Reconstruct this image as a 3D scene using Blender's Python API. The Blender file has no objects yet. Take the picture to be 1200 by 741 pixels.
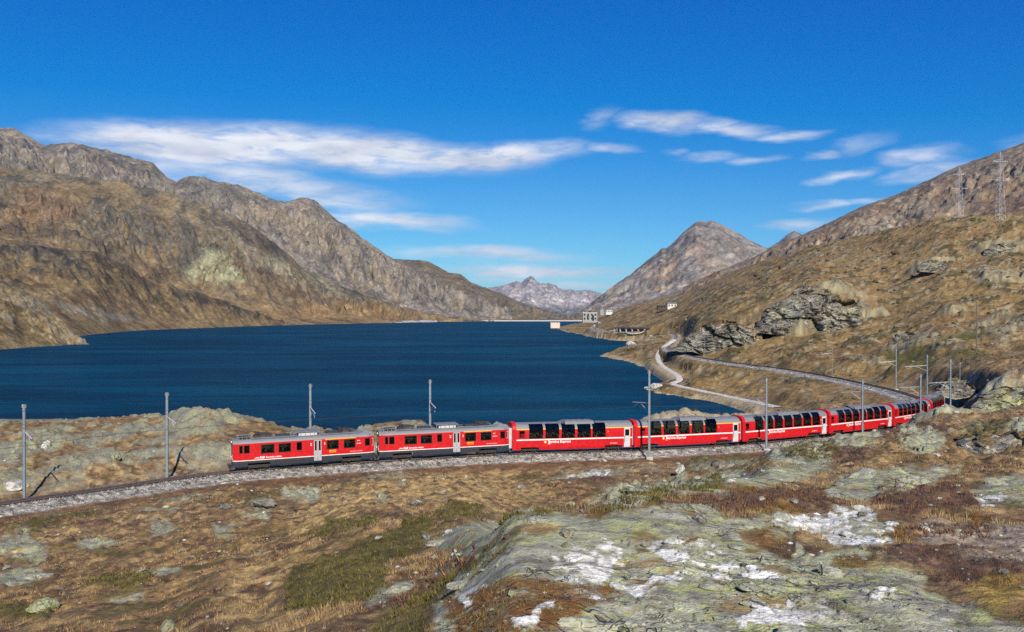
import bpy, math, random
import numpy as np
from mathutils import Vector, Matrix
random.seed(7)
RNG = np.random.default_rng(11)
R = math.radians
scene = bpy.context.scene
COL = scene.collection

HAZE = 1.8e-5
DENOISE = False
# ---------------------------------------------------------------- camera
F = 1039.2            # focal length in photo pixels (1200 px wide, 60 degree field)
HZ = 367.0            # photo row of the horizon
CZ = 25.0             # camera height above the lake
cam_d = bpy.data.cameras.new('camera')
cam = bpy.data.objects.new('camera', cam_d); COL.objects.link(cam)
cam.location = (0, 0, CZ)
cam.rotation_euler = (R(90 - 0.19), 0, 0)
cam_d.sensor_width = 36; cam_d.lens = 36 * F / 1200
cam_d.clip_start = 0.3; cam_d.clip_end = 80000
scene.camera = cam

# ---------------------------------------------------------------- light
SUN_AZ, SUN_EL = 12.0, 33.0       # degrees to the right of straight behind the camera, and up
sdir = Vector((math.sin(R(SUN_AZ)) * math.cos(R(SUN_EL)), -math.cos(R(SUN_AZ)) * math.cos(R(SUN_EL)), math.sin(R(SUN_EL))))
sun_d = bpy.data.lights.new('sun', 'SUN'); sun_d.energy = 5.0; sun_d.angle = R(0.5); sun_d.color = (1.0, 0.925, 0.81)
sun = bpy.data.objects.new('sun', sun_d); COL.objects.link(sun)
sun.rotation_euler = (-sdir).to_track_quat('-Z', 'Y').to_euler()
scene.view_settings.view_transform = 'Standard'; scene.view_settings.look = 'None'
scene.view_settings.exposure = 0.22; scene.view_settings.gamma = 1.0
scene.cycles.volume_bounces = 0
scene.cycles.max_bounces = 6; scene.cycles.transparent_max_bounces = 12
scene.cycles.volume_max_steps = 64
scene.cycles.use_denoising = DENOISE

# ---------------------------------------------------------------- node helpers
def N(nt, typ, **kw):
    n = nt.nodes.new(typ)
    for k, v in kw.items():
        if k.startswith('i_'):
            key = k[2:]
            n.inputs[int(key) if key.isdigit() else key.replace('_', ' ')].default_value = v
        else:
            setattr(n, k, v)
    return n
def L(nt, a, b): nt.links.new(a, b)
def M(nt, op, a, b=None, c=None, clamp=False):
    n = nt.nodes.new('ShaderNodeMath'); n.operation = op; n.use_clamp = clamp
    for i, v in enumerate((a, b, c)):
        if v is None: continue
        if isinstance(v, (int, float)): n.inputs[i].default_value = v
        else: nt.links.new(v, n.inputs[i])
    return n.outputs[0]
def RAMP(nt, v, lo, hi, a=0.0, b=1.0, smooth=True):
    n = nt.nodes.new('ShaderNodeMapRange'); n.interpolation_type = 'SMOOTHSTEP' if smooth else 'LINEAR'
    n.inputs['From Min'].default_value = lo; n.inputs['From Max'].default_value = hi
    n.inputs['To Min'].default_value = a; n.inputs['To Max'].default_value = b
    nt.links.new(v, n.inputs['Value']); return n.outputs[0]
def MIX(nt, fac, a, b, mode='MIX'):
    n = nt.nodes.new('ShaderNodeMix'); n.data_type = 'RGBA'; n.blend_type = mode
    for s, v in ((n.inputs[0], fac), (n.inputs[6], a), (n.inputs[7], b)):
        if isinstance(v, (int, float)): s.default_value = v
        elif isinstance(v, tuple): s.default_value = v if len(v) == 4 else (*v, 1)
        else: nt.links.new(v, s)
    return n.outputs[2]

# ---------------------------------------------------------------- sky with clouds
world = bpy.data.worlds.new('World'); scene.world = world; world.use_nodes = True
def build_world():
    nt = world.node_tree; nt.nodes.clear()
    sky = N(nt, 'ShaderNodeTexSky', sky_type='NISHITA', sun_disc=False, sun_elevation=R(SUN_EL), sun_rotation=R(180 - SUN_AZ),
            altitude=2300.0, air_density=1.0, dust_density=0.25, ozone_density=2.5)
    tc = N(nt, 'ShaderNodeTexCoord')
    sep = N(nt, 'ShaderNodeSeparateXYZ'); L(nt, tc.outputs['Generated'], sep.inputs[0])
    az = M(nt, 'ARCTAN2', sep.outputs[0], sep.outputs[1])
    el = M(nt, 'ARCSINE', sep.outputs[2])
    com = N(nt, 'ShaderNodeCombineXYZ'); L(nt, az, com.inputs[0]); L(nt, el, com.inputs[1])
    # large soft warp, stretched along the wind
    mp = N(nt, 'ShaderNodeMapping'); mp.inputs['Scale'].default_value = (9, 34, 1); L(nt, com.outputs[0], mp.inputs[0])
    wz = N(nt, 'ShaderNodeTexNoise', i_Scale=1.0, i_Detail=5.0, i_Roughness=0.55); L(nt, mp.outputs[0], wz.inputs['Vector'])
    wv = N(nt, 'ShaderNodeVectorMath', operation='SUBTRACT'); L(nt, wz.outputs['Color'], wv.inputs[0]); wv.inputs[1].default_value = (.5, .5, .5)
    ws = N(nt, 'ShaderNodeVectorMath', operation='MULTIPLY'); L(nt, wv.outputs[0], ws.inputs[0]); ws.inputs[1].default_value = (0.11, 0.026, 0)
    wa = N(nt, 'ShaderNodeVectorMath', operation='ADD'); L(nt, com.outputs[0], wa.inputs[0]); L(nt, ws.outputs[0], wa.inputs[1])
    tot = None
    for (px, py, rx, ry, tilt, st) in CLOUDS:
        a0 = math.atan((px - 600) / F); e0 = math.atan((HZ - py) / F * math.cos(a0))
        m = N(nt, 'ShaderNodeMapping', vector_type='TEXTURE'); m.inputs['Location'].default_value = (a0, e0, 0)
        m.inputs['Rotation'].default_value = (0, 0, R(tilt)); m.inputs['Scale'].default_value = (rx / F, ry / F, 1)
        L(nt, wa.outputs[0], m.inputs[0])
        ln = N(nt, 'ShaderNodeVectorMath', operation='LENGTH'); L(nt, m.outputs[0], ln.inputs[0])
        v = RAMP(nt, ln.outputs['Value'], 1.35, 0.05, 0, st)
        tot = v if tot is None else M(nt, 'MAXIMUM', tot, v)
    mp2 = N(nt, 'ShaderNodeMapping'); mp2.inputs['Scale'].default_value = (24, 95, 1); L(nt, com.outputs[0], mp2.inputs[0])
    dn = N(nt, 'ShaderNodeTexNoise', i_Scale=1.0, i_Detail=7.0, i_Roughness=0.62, i_Distortion=0.4); L(nt, mp2.outputs[0], dn.inputs['Vector'])
    det = RAMP(nt, dn.outputs[0], 0.26, 0.62, 0.52, 1.25)
    dens = M(nt, 'MULTIPLY', tot, det, clamp=True)
    shade = RAMP(nt, wz.outputs[0], 0.3, 0.7)
    ccol = MIX(nt, shade, (0.46, 0.52, 0.65), (0.78, 0.81, 0.87))
    # the deep, polarised blue of high alpine air: the same contrast curve over the whole sky
    k = SKY_STR * 1.165
    s1 = MIX(nt, 1.0, sky.outputs[0], (k, k, k), 'MULTIPLY'); sc = N(nt, 'ShaderNodeSeparateColor'); L(nt, s1, sc.inputs[0])
    r_ = M(nt, 'MAXIMUM', M(nt, 'SUBTRACT', M(nt, 'MULTIPLY', sc.outputs[0], .47), .115), .0005)
    g_ = M(nt, 'MULTIPLY', M(nt, 'POWER', sc.outputs[1], 1.22), .665); b_ = M(nt, 'MULTIPLY', M(nt, 'POWER', sc.outputs[2], .68), .865)
    cc = N(nt, 'ShaderNodeCombineColor'); L(nt, r_, cc.inputs[0]); L(nt, g_, cc.inputs[1]); L(nt, b_, cc.inputs[2])
    deep = MIX(nt, 1.0, cc.outputs[0], (1 / k, 1 / k, 1 / k), 'MULTIPLY')
    bg_s = N(nt, 'ShaderNodeBackground', i_Strength=SKY_STR); L(nt, deep, bg_s.inputs[0])
    bg_c = N(nt, 'ShaderNodeBackground', i_Strength=1.0); L(nt, ccol, bg_c.inputs[0])
    mx = N(nt, 'ShaderNodeMixShader'); L(nt, dens, mx.inputs[0]); L(nt, bg_s.outputs[0], mx.inputs[1]); L(nt, bg_c.outputs[0], mx.inputs[2])
    out = N(nt, 'ShaderNodeOutputWorld'); L(nt, mx.outputs[0], out.inputs[0])
SKY_STR = 0.1
# photo column, row, half width, half height, tilt in degrees, strength: the wind-drawn clouds
CLOUDS = [(240, 174, 165, 24, 0, 1.2), (400, 177, 185, 22, -3, 1.2), (560, 185, 125, 15, 3, 1.15), (650, 178, 40, 10, 8, .6),
          (305, 211, 160, 17, -7, .7), (160, 190, 110, 30, -4, .6), (455, 256, 95, 11, -2, .8), (385, 232, 90, 12, -8, .6),
          (575, 298, 110, 10, -2, .7), (615, 318, 115, 9, -1, .9), (680, 336, 100, 7, 0, .5), (590, 330, 90, 6, 0, .45), (705, 322, 60, 10, 0, .22),
          (775, 143, 52, 13, -5, .8), (850, 149, 60, 9, -8, .65), (930, 158, 38, 6, -3, .55), (712, 175, 30, 6, -3, .5), (700, 140, 22, 12, 20, .3),
          (830, 183, 38, 6, 2, .45), (885, 185, 28, 5, 0, .4), (955, 182, 20, 5, 8, .45), (1000, 172, 40, 8, 10, .3), (780, 180, 16, 5, 0, .35),
          (994, 207, 32, 7, 6, .6), (1080, 183, 46, 11, 3, .62), (1092, 200, 40, 9, 8, .52), (985, 239, 62, 5, -1, .55), (925, 262, 45, 8, 0, .6),
          (1330, 150, 90, 14, 4, .6), (-220, 230, 160, 22, 0, .7), (1700, 120, 200, 20, 2, .6)]
build_world()

# ---------------------------------------------------------------- noise (numpy)
_perm = np.concatenate([RNG.permutation(256)] * 2).astype(np.int32)
_ga = RNG.uniform(0, 2 * np.pi, 256); _gx, _gy = np.cos(_ga).astype(np.float32), np.sin(_ga).astype(np.float32)
_r1, _r2, _r3, _r4 = (RNG.random(256).astype(np.float32) for _ in range(4))
def perlin(x, y, seed=0):
    x = np.asarray(x, np.float32) + np.float32(seed * 17.31 + .5); y = np.asarray(y, np.float32) + np.float32(seed * 9.77 + .25)
    xf = np.floor(x); yf = np.floor(y)
    ix = xf.astype(np.int32) & 255; iy = yf.astype(np.int32) & 255
    fx = x - xf; fy = y - yf
    ix1 = (ix + 1) & 255; iy1 = (iy + 1) & 255
    px0 = _perm[ix]; px1 = _perm[ix1]
    def g(h, dx, dy): return _gx[h] * dx + _gy[h] * dy
    n00 = g(_perm[px0 + iy], fx, fy); n10 = g(_perm[px1 + iy], fx - 1, fy)
    n01 = g(_perm[px0 + iy1], fx, fy - 1); n11 = g(_perm[px1 + iy1], fx - 1, fy - 1)
    u = fx * fx * fx * (fx * (fx * 6 - 15) + 10); v = fy * fy * fy * (fy * (fy * 6 - 15) + 10)
    a = n00 + u * (n10 - n00); b = n01 + u * (n11 - n01)
    return (a + v * (b - a)) * 1.5
def fbm(x, y, lam, octaves=4, gain=.5, seed=0, px=None, ridged=False):
    """sum of octaves starting at wavelength lam; px = local mesh spacing, octaves finer than it fade out"""
    t = 0; a = 1.0
    for o in range(octaves):
        w = lam / 2 ** o
        n = perlin(x / w, y / w, seed + o * 3)
        if ridged: n = 0.6 - 2 * np.abs(n)
        k = a if px is None else a * np.clip(w / (px * 2.5) - 1, 0, 1)
        t = t + n * k; a *= gain
    return t
def facets(x, y, lam, seed=0, tilt=1.0, rnd=False):
    """blocky fractured-rock height: every Voronoi cell is a tilted slab; also the distance to the cell border"""
    x = np.asarray(x / lam, np.float32) + seed * 7.1; y = np.asarray(y / lam, np.float32) + seed * 3.3
    xi = np.floor(x).astype(np.int32); yi = np.floor(y).astype(np.int32)
    best = np.full(x.shape, 9., np.float32); sec = best.copy(); h = np.zeros_like(best); rv = np.zeros_like(best)
    for dx in (-1, 0, 1):
        for dy in (-1, 0, 1):
            cx = xi + dx; cy = yi + dy
            k = _perm[_perm[cx & 255] + (cy & 255)]
            ox = x - (cx + _r1[k]); oy = y - (cy + _r2[k])
            d = ox * ox + oy * oy
            hh = (_r3[k] - .5) + tilt * ((_r4[k] - .5) * 1.6 * ox + (_r1[(k * 7) & 255] - .5) * 1.6 * oy)
            c = d < best
            sec = np.where(c, best, np.minimum(sec, d)); best = np.where(c, d, best); h = np.where(c, hh, h)
            if rnd: rv = np.where(c, _r4[(k * 5 + 3) & 255], rv)
    if rnd: return h, np.sqrt(sec) - np.sqrt(best), rv
    return h, np.sqrt(sec) - np.sqrt(best)
def sstep(a, b, x):
    t = np.clip((x - a) / (b - a), 0, 1); return t * t * (3 - 2 * t)
def poly_sd(px, py, poly):
    """signed distance to a polygon, positive inside"""
    d2 = np.full(px.shape, 1e12, np.float32); ins = np.zeros(px.shape, bool)
    n = len(poly)
    for i in range(n):
        ax, ay = poly[i]; bx, by = poly[(i + 1) % n]
        ex, ey = bx - ax, by - ay
        wx, wy = px - ax, py - ay
        t = np.clip((wx * ex + wy * ey) / (ex * ex + ey * ey + 1e-9), 0, 1)
        d2 = np.minimum(d2, (wx - ex * t) ** 2 + (wy - ey * t) ** 2)
        if abs(ey) > 1e-9:
            c = ((ay <= py) & (by > py)) | ((by <= py) & (ay > py))
            ins ^= c & (px < ax + (py - ay) / ey * ex)
    d = np.sqrt(d2)
    return np.where(ins, d, -d)
def polyline_dist(x, y, pts):
    """distance to a polyline, and the interpolated third coordinate there"""
    d2 = np.full(x.shape, 1e12, np.float32); zz = np.zeros(x.shape, np.float32); sd = np.zeros(x.shape, np.float32)
    for (a, b) in zip(pts[:-1], pts[1:]):
        ex, ey = b[0] - a[0], b[1] - a[1]; wx, wy = x - a[0], y - a[1]
        t = np.clip((wx * ex + wy * ey) / (ex * ex + ey * ey), 0, 1)
        q = (wx - ex * t) ** 2 + (wy - ey * t) ** 2
        c = q < d2
        d2 = np.where(c, q, d2); zz = np.where(c, a[2] + (b[2] - a[2]) * t, zz); sd = np.where(c, np.sign(ex * wy - ey * wx), sd)
    return np.sqrt(d2), zz, sd
def Zp(D, py): return CZ - (py - HZ) / F * D
def Wp(px, D): return (px - 600) / F * D

# ---------------------------------------------------------------- scene helpers
def tag(o, label=None, cat=None, group=None, kind=None):
    if label: o['label'] = label
    if cat: o['category'] = cat
    if group: o['group'] = group
    if kind: o['kind'] = kind
    return o
def empty(name, loc=(0, 0, 0), rz=0.0, label=None, cat=None, group=None):
    o = bpy.data.objects.new(name, None); COL.objects.link(o); o.location = loc; o.rotation_euler = (0, 0, rz)
    o.empty_display_size = .2
    return tag(o, label, cat, group)
def copy_tree(o, parent=None):
    c = o.copy(); COL.objects.link(c)
    if parent is not None: c.parent = parent
    for ch in list(o.children): copy_tree(ch, c)
    return c
def grid_mesh(name, X, Y, Z, col=None, mat=None, keep=None, kind='structure', smooth=True):
    """a height sheet from 2-D arrays; col = (h, w, 4) vertex colours; keep = mask of the faces to keep"""
    h, w = X.shape
    idx = np.arange(h * w, dtype=np.int32).reshape(h, w)
    f = np.stack([idx[:-1, :-1], idx[:-1, 1:], idx[1:, 1:], idx[1:, :-1]], -1).reshape(-1, 4)
    if keep is not None: f = f[keep.reshape(-1)]
    used = np.zeros(h * w, bool); used[f.reshape(-1)] = True
    remap = np.cumsum(used).astype(np.int32) - 1
    co = np.stack([X, Y, Z], -1).reshape(-1, 3).astype(np.float32)[used]
    f = remap[f]
    me = bpy.data.meshes.new(name)
    me.vertices.add(len(co)); me.vertices.foreach_set('co', co.ravel())
    me.loops.add(f.size); me.loops.foreach_set('vertex_index', f.ravel().astype(np.int32))
    me.polygons.add(len(f)); me.polygons.foreach_set('loop_start', np.arange(0, f.size, 4, dtype=np.int32))
    me.polygons.foreach_set('use_smooth', np.full(len(f), smooth, bool))
    me.update(calc_edges=True)
    if col is not None:
        at = me.attributes.new('Cover', 'FLOAT_COLOR', 'POINT')
        at.data.foreach_set('color', col.reshape(-1, 4).astype(np.float32)[used].ravel())
    if mat: me.materials.append(mat)
    o = bpy.data.objects.new(name, me); COL.objects.link(o)
    if kind: o['kind'] = kind
    return o
def tri_mesh(name, co, tris, col=None, mat=None, kind=None, parent=None, smooth=False):
    """co (n,3), tris (m,3): one mesh straight from arrays"""
    me = bpy.data.meshes.new(name)
    co = np.asarray(co, np.float32); tris = np.asarray(tris, np.int32)
    me.vertices.add(len(co)); me.vertices.foreach_set('co', co.ravel())
    me.loops.add(tris.size); me.loops.foreach_set('vertex_index', tris.ravel())
    me.polygons.add(len(tris)); me.polygons.foreach_set('loop_start', np.arange(0, tris.size, 3, dtype=np.int32))
    me.polygons.foreach_set('use_smooth', np.full(len(tris), smooth, bool))
    me.update(calc_edges=True)
    if col is not None:
        at = me.attributes.new('Cover', 'FLOAT_COLOR', 'POINT')
        at.data.foreach_set('color', np.asarray(col, np.float32).ravel())
    if mat: me.materials.append(mat)
    o = bpy.data.objects.new(name, me); COL.objects.link(o)
    if kind: o['kind'] = kind
    if parent: o.parent = parent
    return o
class MB:
    """collects boxes, tubes and strips; build() links them as one mesh object"""
    def __init__(s): s.v = []; s.f = []
    def add(s, vs, fs):
        b = len(s.v); s.v += [tuple(p) for p in vs]; s.f += [tuple(b + i for i in q) for q in fs]; return s
    def box(s, x0, x1, y0, y1, z0, z1, bev=0.0):
        vs = [(x, y, z) for z in (z0, z1) for (x, y) in ((x0, y0), (x1, y0), (x1, y1), (x0, y1))]
        return s.add(vs, [(3, 2, 1, 0), (4, 5, 6, 7), (0, 1, 5, 4), (1, 2, 6, 5), (2, 3, 7, 6), (3, 0, 4, 7)])
    def tube(s, a, b, r0, r1=None, n=6):
        r1 = r0 if r1 is None else r1
        a, b = Vector(a), Vector(b); d = (b - a).normalized()
        u = d.orthogonal().normalized(); w = d.cross(u)
        vs = [p + (u * math.cos(t) + w * math.sin(t)) * r for p, r in ((a, r0), (b, r1)) for t in [2 * math.pi * k / n for k in range(n)]]
        fs = [(k, (k + 1) % n, n + (k + 1) % n, n + k) for k in range(n)] + [tuple(range(n - 1, -1, -1)), tuple(range(n, 2 * n))]
        return s.add(vs, fs)
    def path(s, pts, r, n=5):
        for a, b in zip(pts[:-1], pts[1:]): s.tube(a, b, r, r, n)
        return s
    def prism(s, poly, axis, a, b):
        """poly of 2-D points pushed along an axis from a to b"""
        def P(p, t): return {'x': (t, p[0], p[1]), 'y': (p[0], t, p[1]), 'z': (p[0], p[1], t)}[axis]
        n = len(poly)
        return s.add([P(p, a) for p in poly] + [P(p, b) for p in poly],
                     [(k, (k + 1) % n, n + (k + 1) % n, n + k) for k in range(n)] + [tuple(range(n - 1, -1, -1)), tuple(range(n, 2 * n))])
    def build(s, name, mat, parent=None, smooth=False, label=None, bevel=0.0):
        me = bpy.data.meshes.new(name); me.from_pydata(s.v, [], s.f); me.update()
        if mat: me.materials.append(mat)
        if smooth: me.polygons.foreach_set('use_smooth', np.ones(len(me.polygons), bool))
        o = bpy.data.objects.new(name, me); COL.objects.link(o)
        if parent: o.parent = parent
        if label: o['label'] = label
        if bevel:
            m = o.modifiers.new('bevel', 'BEVEL'); m.width = bevel; m.segments = 1; m.limit_method = 'ANGLE'
        return o

# ================================================================ terrain materials
def earth_material(name, s1, s2, bump, lichen=True, con=.85):
    """landcover colour comes from the Cover attribute (alpha = bare rock); the nodes add grain, flecks, cracks and relief"""
    m = bpy.data.materials.new(name); m.use_nodes = True; nt = m.node_tree; nt.nodes.clear()
    at = N(nt, 'ShaderNodeAttribute', attribute_name='Cover')
    geo = N(nt, 'ShaderNodeNewGeometry'); P = geo.outputs['Position']
    def noise(sc, det=4.0, rough=.6, dist=0.0):
        n = N(nt, 'ShaderNodeTexNoise', i_Scale=sc, i_Detail=det, i_Roughness=rough, i_Distortion=dist); L(nt, P, n.inputs['Vector']); return n.outputs[0]
    n1 = noise(s1, 5.0, .7); n2 = noise(s2, 4.0, .65); n3 = noise(s1 * 5, 3.0, .7); n4 = noise((s1 * s2) ** .5, 3.0, .7)
    v = M(nt, 'MULTIPLY', RAMP(nt, n1, .28, .72, .55, 1.45), RAMP(nt, n2, .28, .72, .60, 1.40))
    v = M(nt, 'MULTIPLY', M(nt, 'MULTIPLY', v, RAMP(nt, n3, .3, .7, .7, 1.3)), RAMP(nt, n4, .3, .7, .72, 1.28))
    v = M(nt, 'POWER', v, M(nt, 'MULTIPLY_ADD', at.outputs['Alpha'], -.35 if lichen else 0.0, con))
    vc = N(nt, 'ShaderNodeCombineColor'); [L(nt, v, vc.inputs[i]) for i in range(3)]
    c = MIX(nt, 1.0, at.outputs['Color'], vc.outputs[0], 'MULTIPLY')
    rock = at.outputs['Alpha']
    if lichen:
        vo = N(nt, 'ShaderNodeTexVoronoi', feature='DISTANCE_TO_EDGE', i_Scale=s1 * .5, i_Randomness=1.0)
        wob = N(nt, 'ShaderNodeVectorMath', operation='MULTIPLY_ADD'); nn = N(nt, 'ShaderNodeTexNoise', i_Scale=s1 * .9, i_Detail=3.0); L(nt, P, nn.inputs['Vector'])
        L(nt, nn.outputs['Color'], wob.inputs[0]); wob.inputs[1].default_value = (1.2 / s1,) * 3; L(nt, P, wob.inputs[2]); L(nt, wob.outputs[0], vo.inputs['Vector'])
        crack = M(nt, 'MULTIPLY', RAMP(nt, vo.outputs[0], .035, .005), M(nt, 'MULTIPLY', rock, RAMP(nt, n2, .5, .6)))
        c = MIX(nt, M(nt, 'MULTIPLY', crack, .75), c, (.035, .03, .025))
        fl = noise(s1 * 1.7, 6.0, .72, .6)
        c = MIX(nt, M(nt, 'MULTIPLY', M(nt, 'MULTIPLY', RAMP(nt, fl, .56, .64), rock), .45), c, (.33, .34, .13))
        c = MIX(nt, M(nt, 'MULTIPLY', M(nt, 'MULTIPLY', RAMP(nt, fl, .40, .32), rock), .30), c, (.10, .095, .08))
    fis = None
    if lichen:
        for sc in (s1 * .16, s1 * .45):
            f_ = noise(sc, 3.0, .6, .3); q = RAMP(nt, M(nt, 'ABSOLUTE', M(nt, 'SUBTRACT', f_, .5)), .012, .002); fis = q if fis is None else M(nt, 'MAXIMUM', fis, q)
        fis = M(nt, 'MULTIPLY', fis, rock)
        fis = M(nt, 'MULTIPLY', fis, RAMP(nt, n2, .45, .6)); c = MIX(nt, M(nt, 'MULTIPLY', fis, .6), c, (.06, .055, .045))
        for sc, colr, th in ((s1 * 1.6, (.42, .43, .36), .60), (s1 * 2.6, (.38, .40, .13), .72), (s1 * 2.1, (.15, .145, .12), .80)):
            vo2 = N(nt, 'ShaderNodeTexVoronoi', i_Scale=sc, i_Randomness=1.0); L(nt, wob.outputs[0], vo2.inputs['Vector']); sp_ = N(nt, 'ShaderNodeSeparateColor'); L(nt, vo2.outputs['Color'], sp_.inputs[0])
            k_ = M(nt, 'MULTIPLY', RAMP(nt, sp_.outputs[0], th, th + .03), RAMP(nt, vo2.outputs['Distance'], .42, .28))
            c = MIX(nt, M(nt, 'MULTIPLY', M(nt, 'MULTIPLY', k_, rock), .6), c, colr)
    b = N(nt, 'ShaderNodeBump', i_Strength=1.0, i_Distance=bump)
    hgt = M(nt, 'ADD', M(nt, 'MULTIPLY', n3, .5), M(nt, 'ADD', n1, n2))
    if fis is not None: hgt = M(nt, 'SUBTRACT', hgt, M(nt, 'MULTIPLY', fis, .8))
    L(nt, hgt, b.inputs['Height'])
    pb = N(nt, 'ShaderNodeBsdfPrincipled', i_Roughness=.92); pb.inputs['Specular IOR Level'].default_value = .2
    L(nt, c, pb.inputs['Base Color']); L(nt, b.outputs[0], pb.inputs['Normal'])
    o = N(nt, 'ShaderNodeOutputMaterial'); L(nt, pb.outputs[0], o.inputs[0])
    return m
MAT_GROUND = earth_material('alpine_ground', 5.0, .6, .05)
MAT_SLOPE = earth_material('mountain_slope', .12, .02, 1.6, lichen=False, con=.6)
MAT_FAR = earth_material('far_mountain', .012, .003, 10.0, lichen=False, con=.5)

# ================================================================ railway alignment (world metres)
TRK_CTRL = [(-96, 50, 5.2), (-73, 67, 5.9), (-58, 79.5, 6.3), (-50, 86.6, 6.5), (-42, 93, 6.8), (-31.95, 100, 7.2), (-16.3, 106.5, 7.35), (-.1, 111.3, 7.5), (15.74, 115.8, 7.3),
            (31.1, 121.5, 7.2), (45.5, 129.3, 7.2), (58.8, 139, 7.05), (69.8, 150.7, 6.7), (78.4, 163.8, 6.6), (84.6, 178, 6.8), (87.8, 195, 7), (90, 215, 7), (90.5, 253, 7), (88, 288, 7),
            (81, 322, 7), (76.5, 360, 7), (77, 400, 7), (80, 450, 7), (92, 515, 7), (110, 600, 7), (128, 690, 7.2), (137, 760, 7.5), (126, 812, 7.5), (100, 852, 7.5), (92, 950, 7.5), (100, 1100, 8)]
def catmull(ctrl, step=1.0):
    c = [Vector(p) for p in ctrl]; c = [c[0] * 2 - c[1]] + c + [c[-1] * 2 - c[-2]]
    out = []
    for i in range(1, len(c) - 2):
        p0, p1, p2, p3 = c[i - 1:i + 3]
        n = max(2, int((p2 - p1).length / step))
        for k in range(n):
            t = k / n
            out.append(.5 * ((2 * p1) + (p2 - p0) * t + (2 * p0 - 5 * p1 + 4 * p2 - p3) * t * t + (3 * p1 - p0 - 3 * p2 + p3) * t ** 3))
    out.append(c[-2]); return out
TRK = catmull(TRK_CTRL, .5)
TRK_S = [0.0]
for a, b in zip(TRK[:-1], TRK[1:]): TRK_S.append(TRK_S[-1] + (b - a).length)
TRK_S = np.array(TRK_S); TRK_A = np.array([tuple(p) for p in TRK])
def trk_at(s):
    p = Vector([float(np.interp(s, TRK_S, TRK_A[:, i])) for i in range(3)])
    q = Vector([float(np.interp(s + .5, TRK_S, TRK_A[:, i])) for i in range(3)])
    r = Vector([float(np.interp(s - .5, TRK_S, TRK_A[:, i])) for i in range(3)])
    return p, (q - r).normalized()
def trk_s_near(x, y):
    return float(TRK_S[np.argmin((TRK_A[:, 0] - x) ** 2 + (TRK_A[:, 1] - y) ** 2)])

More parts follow.
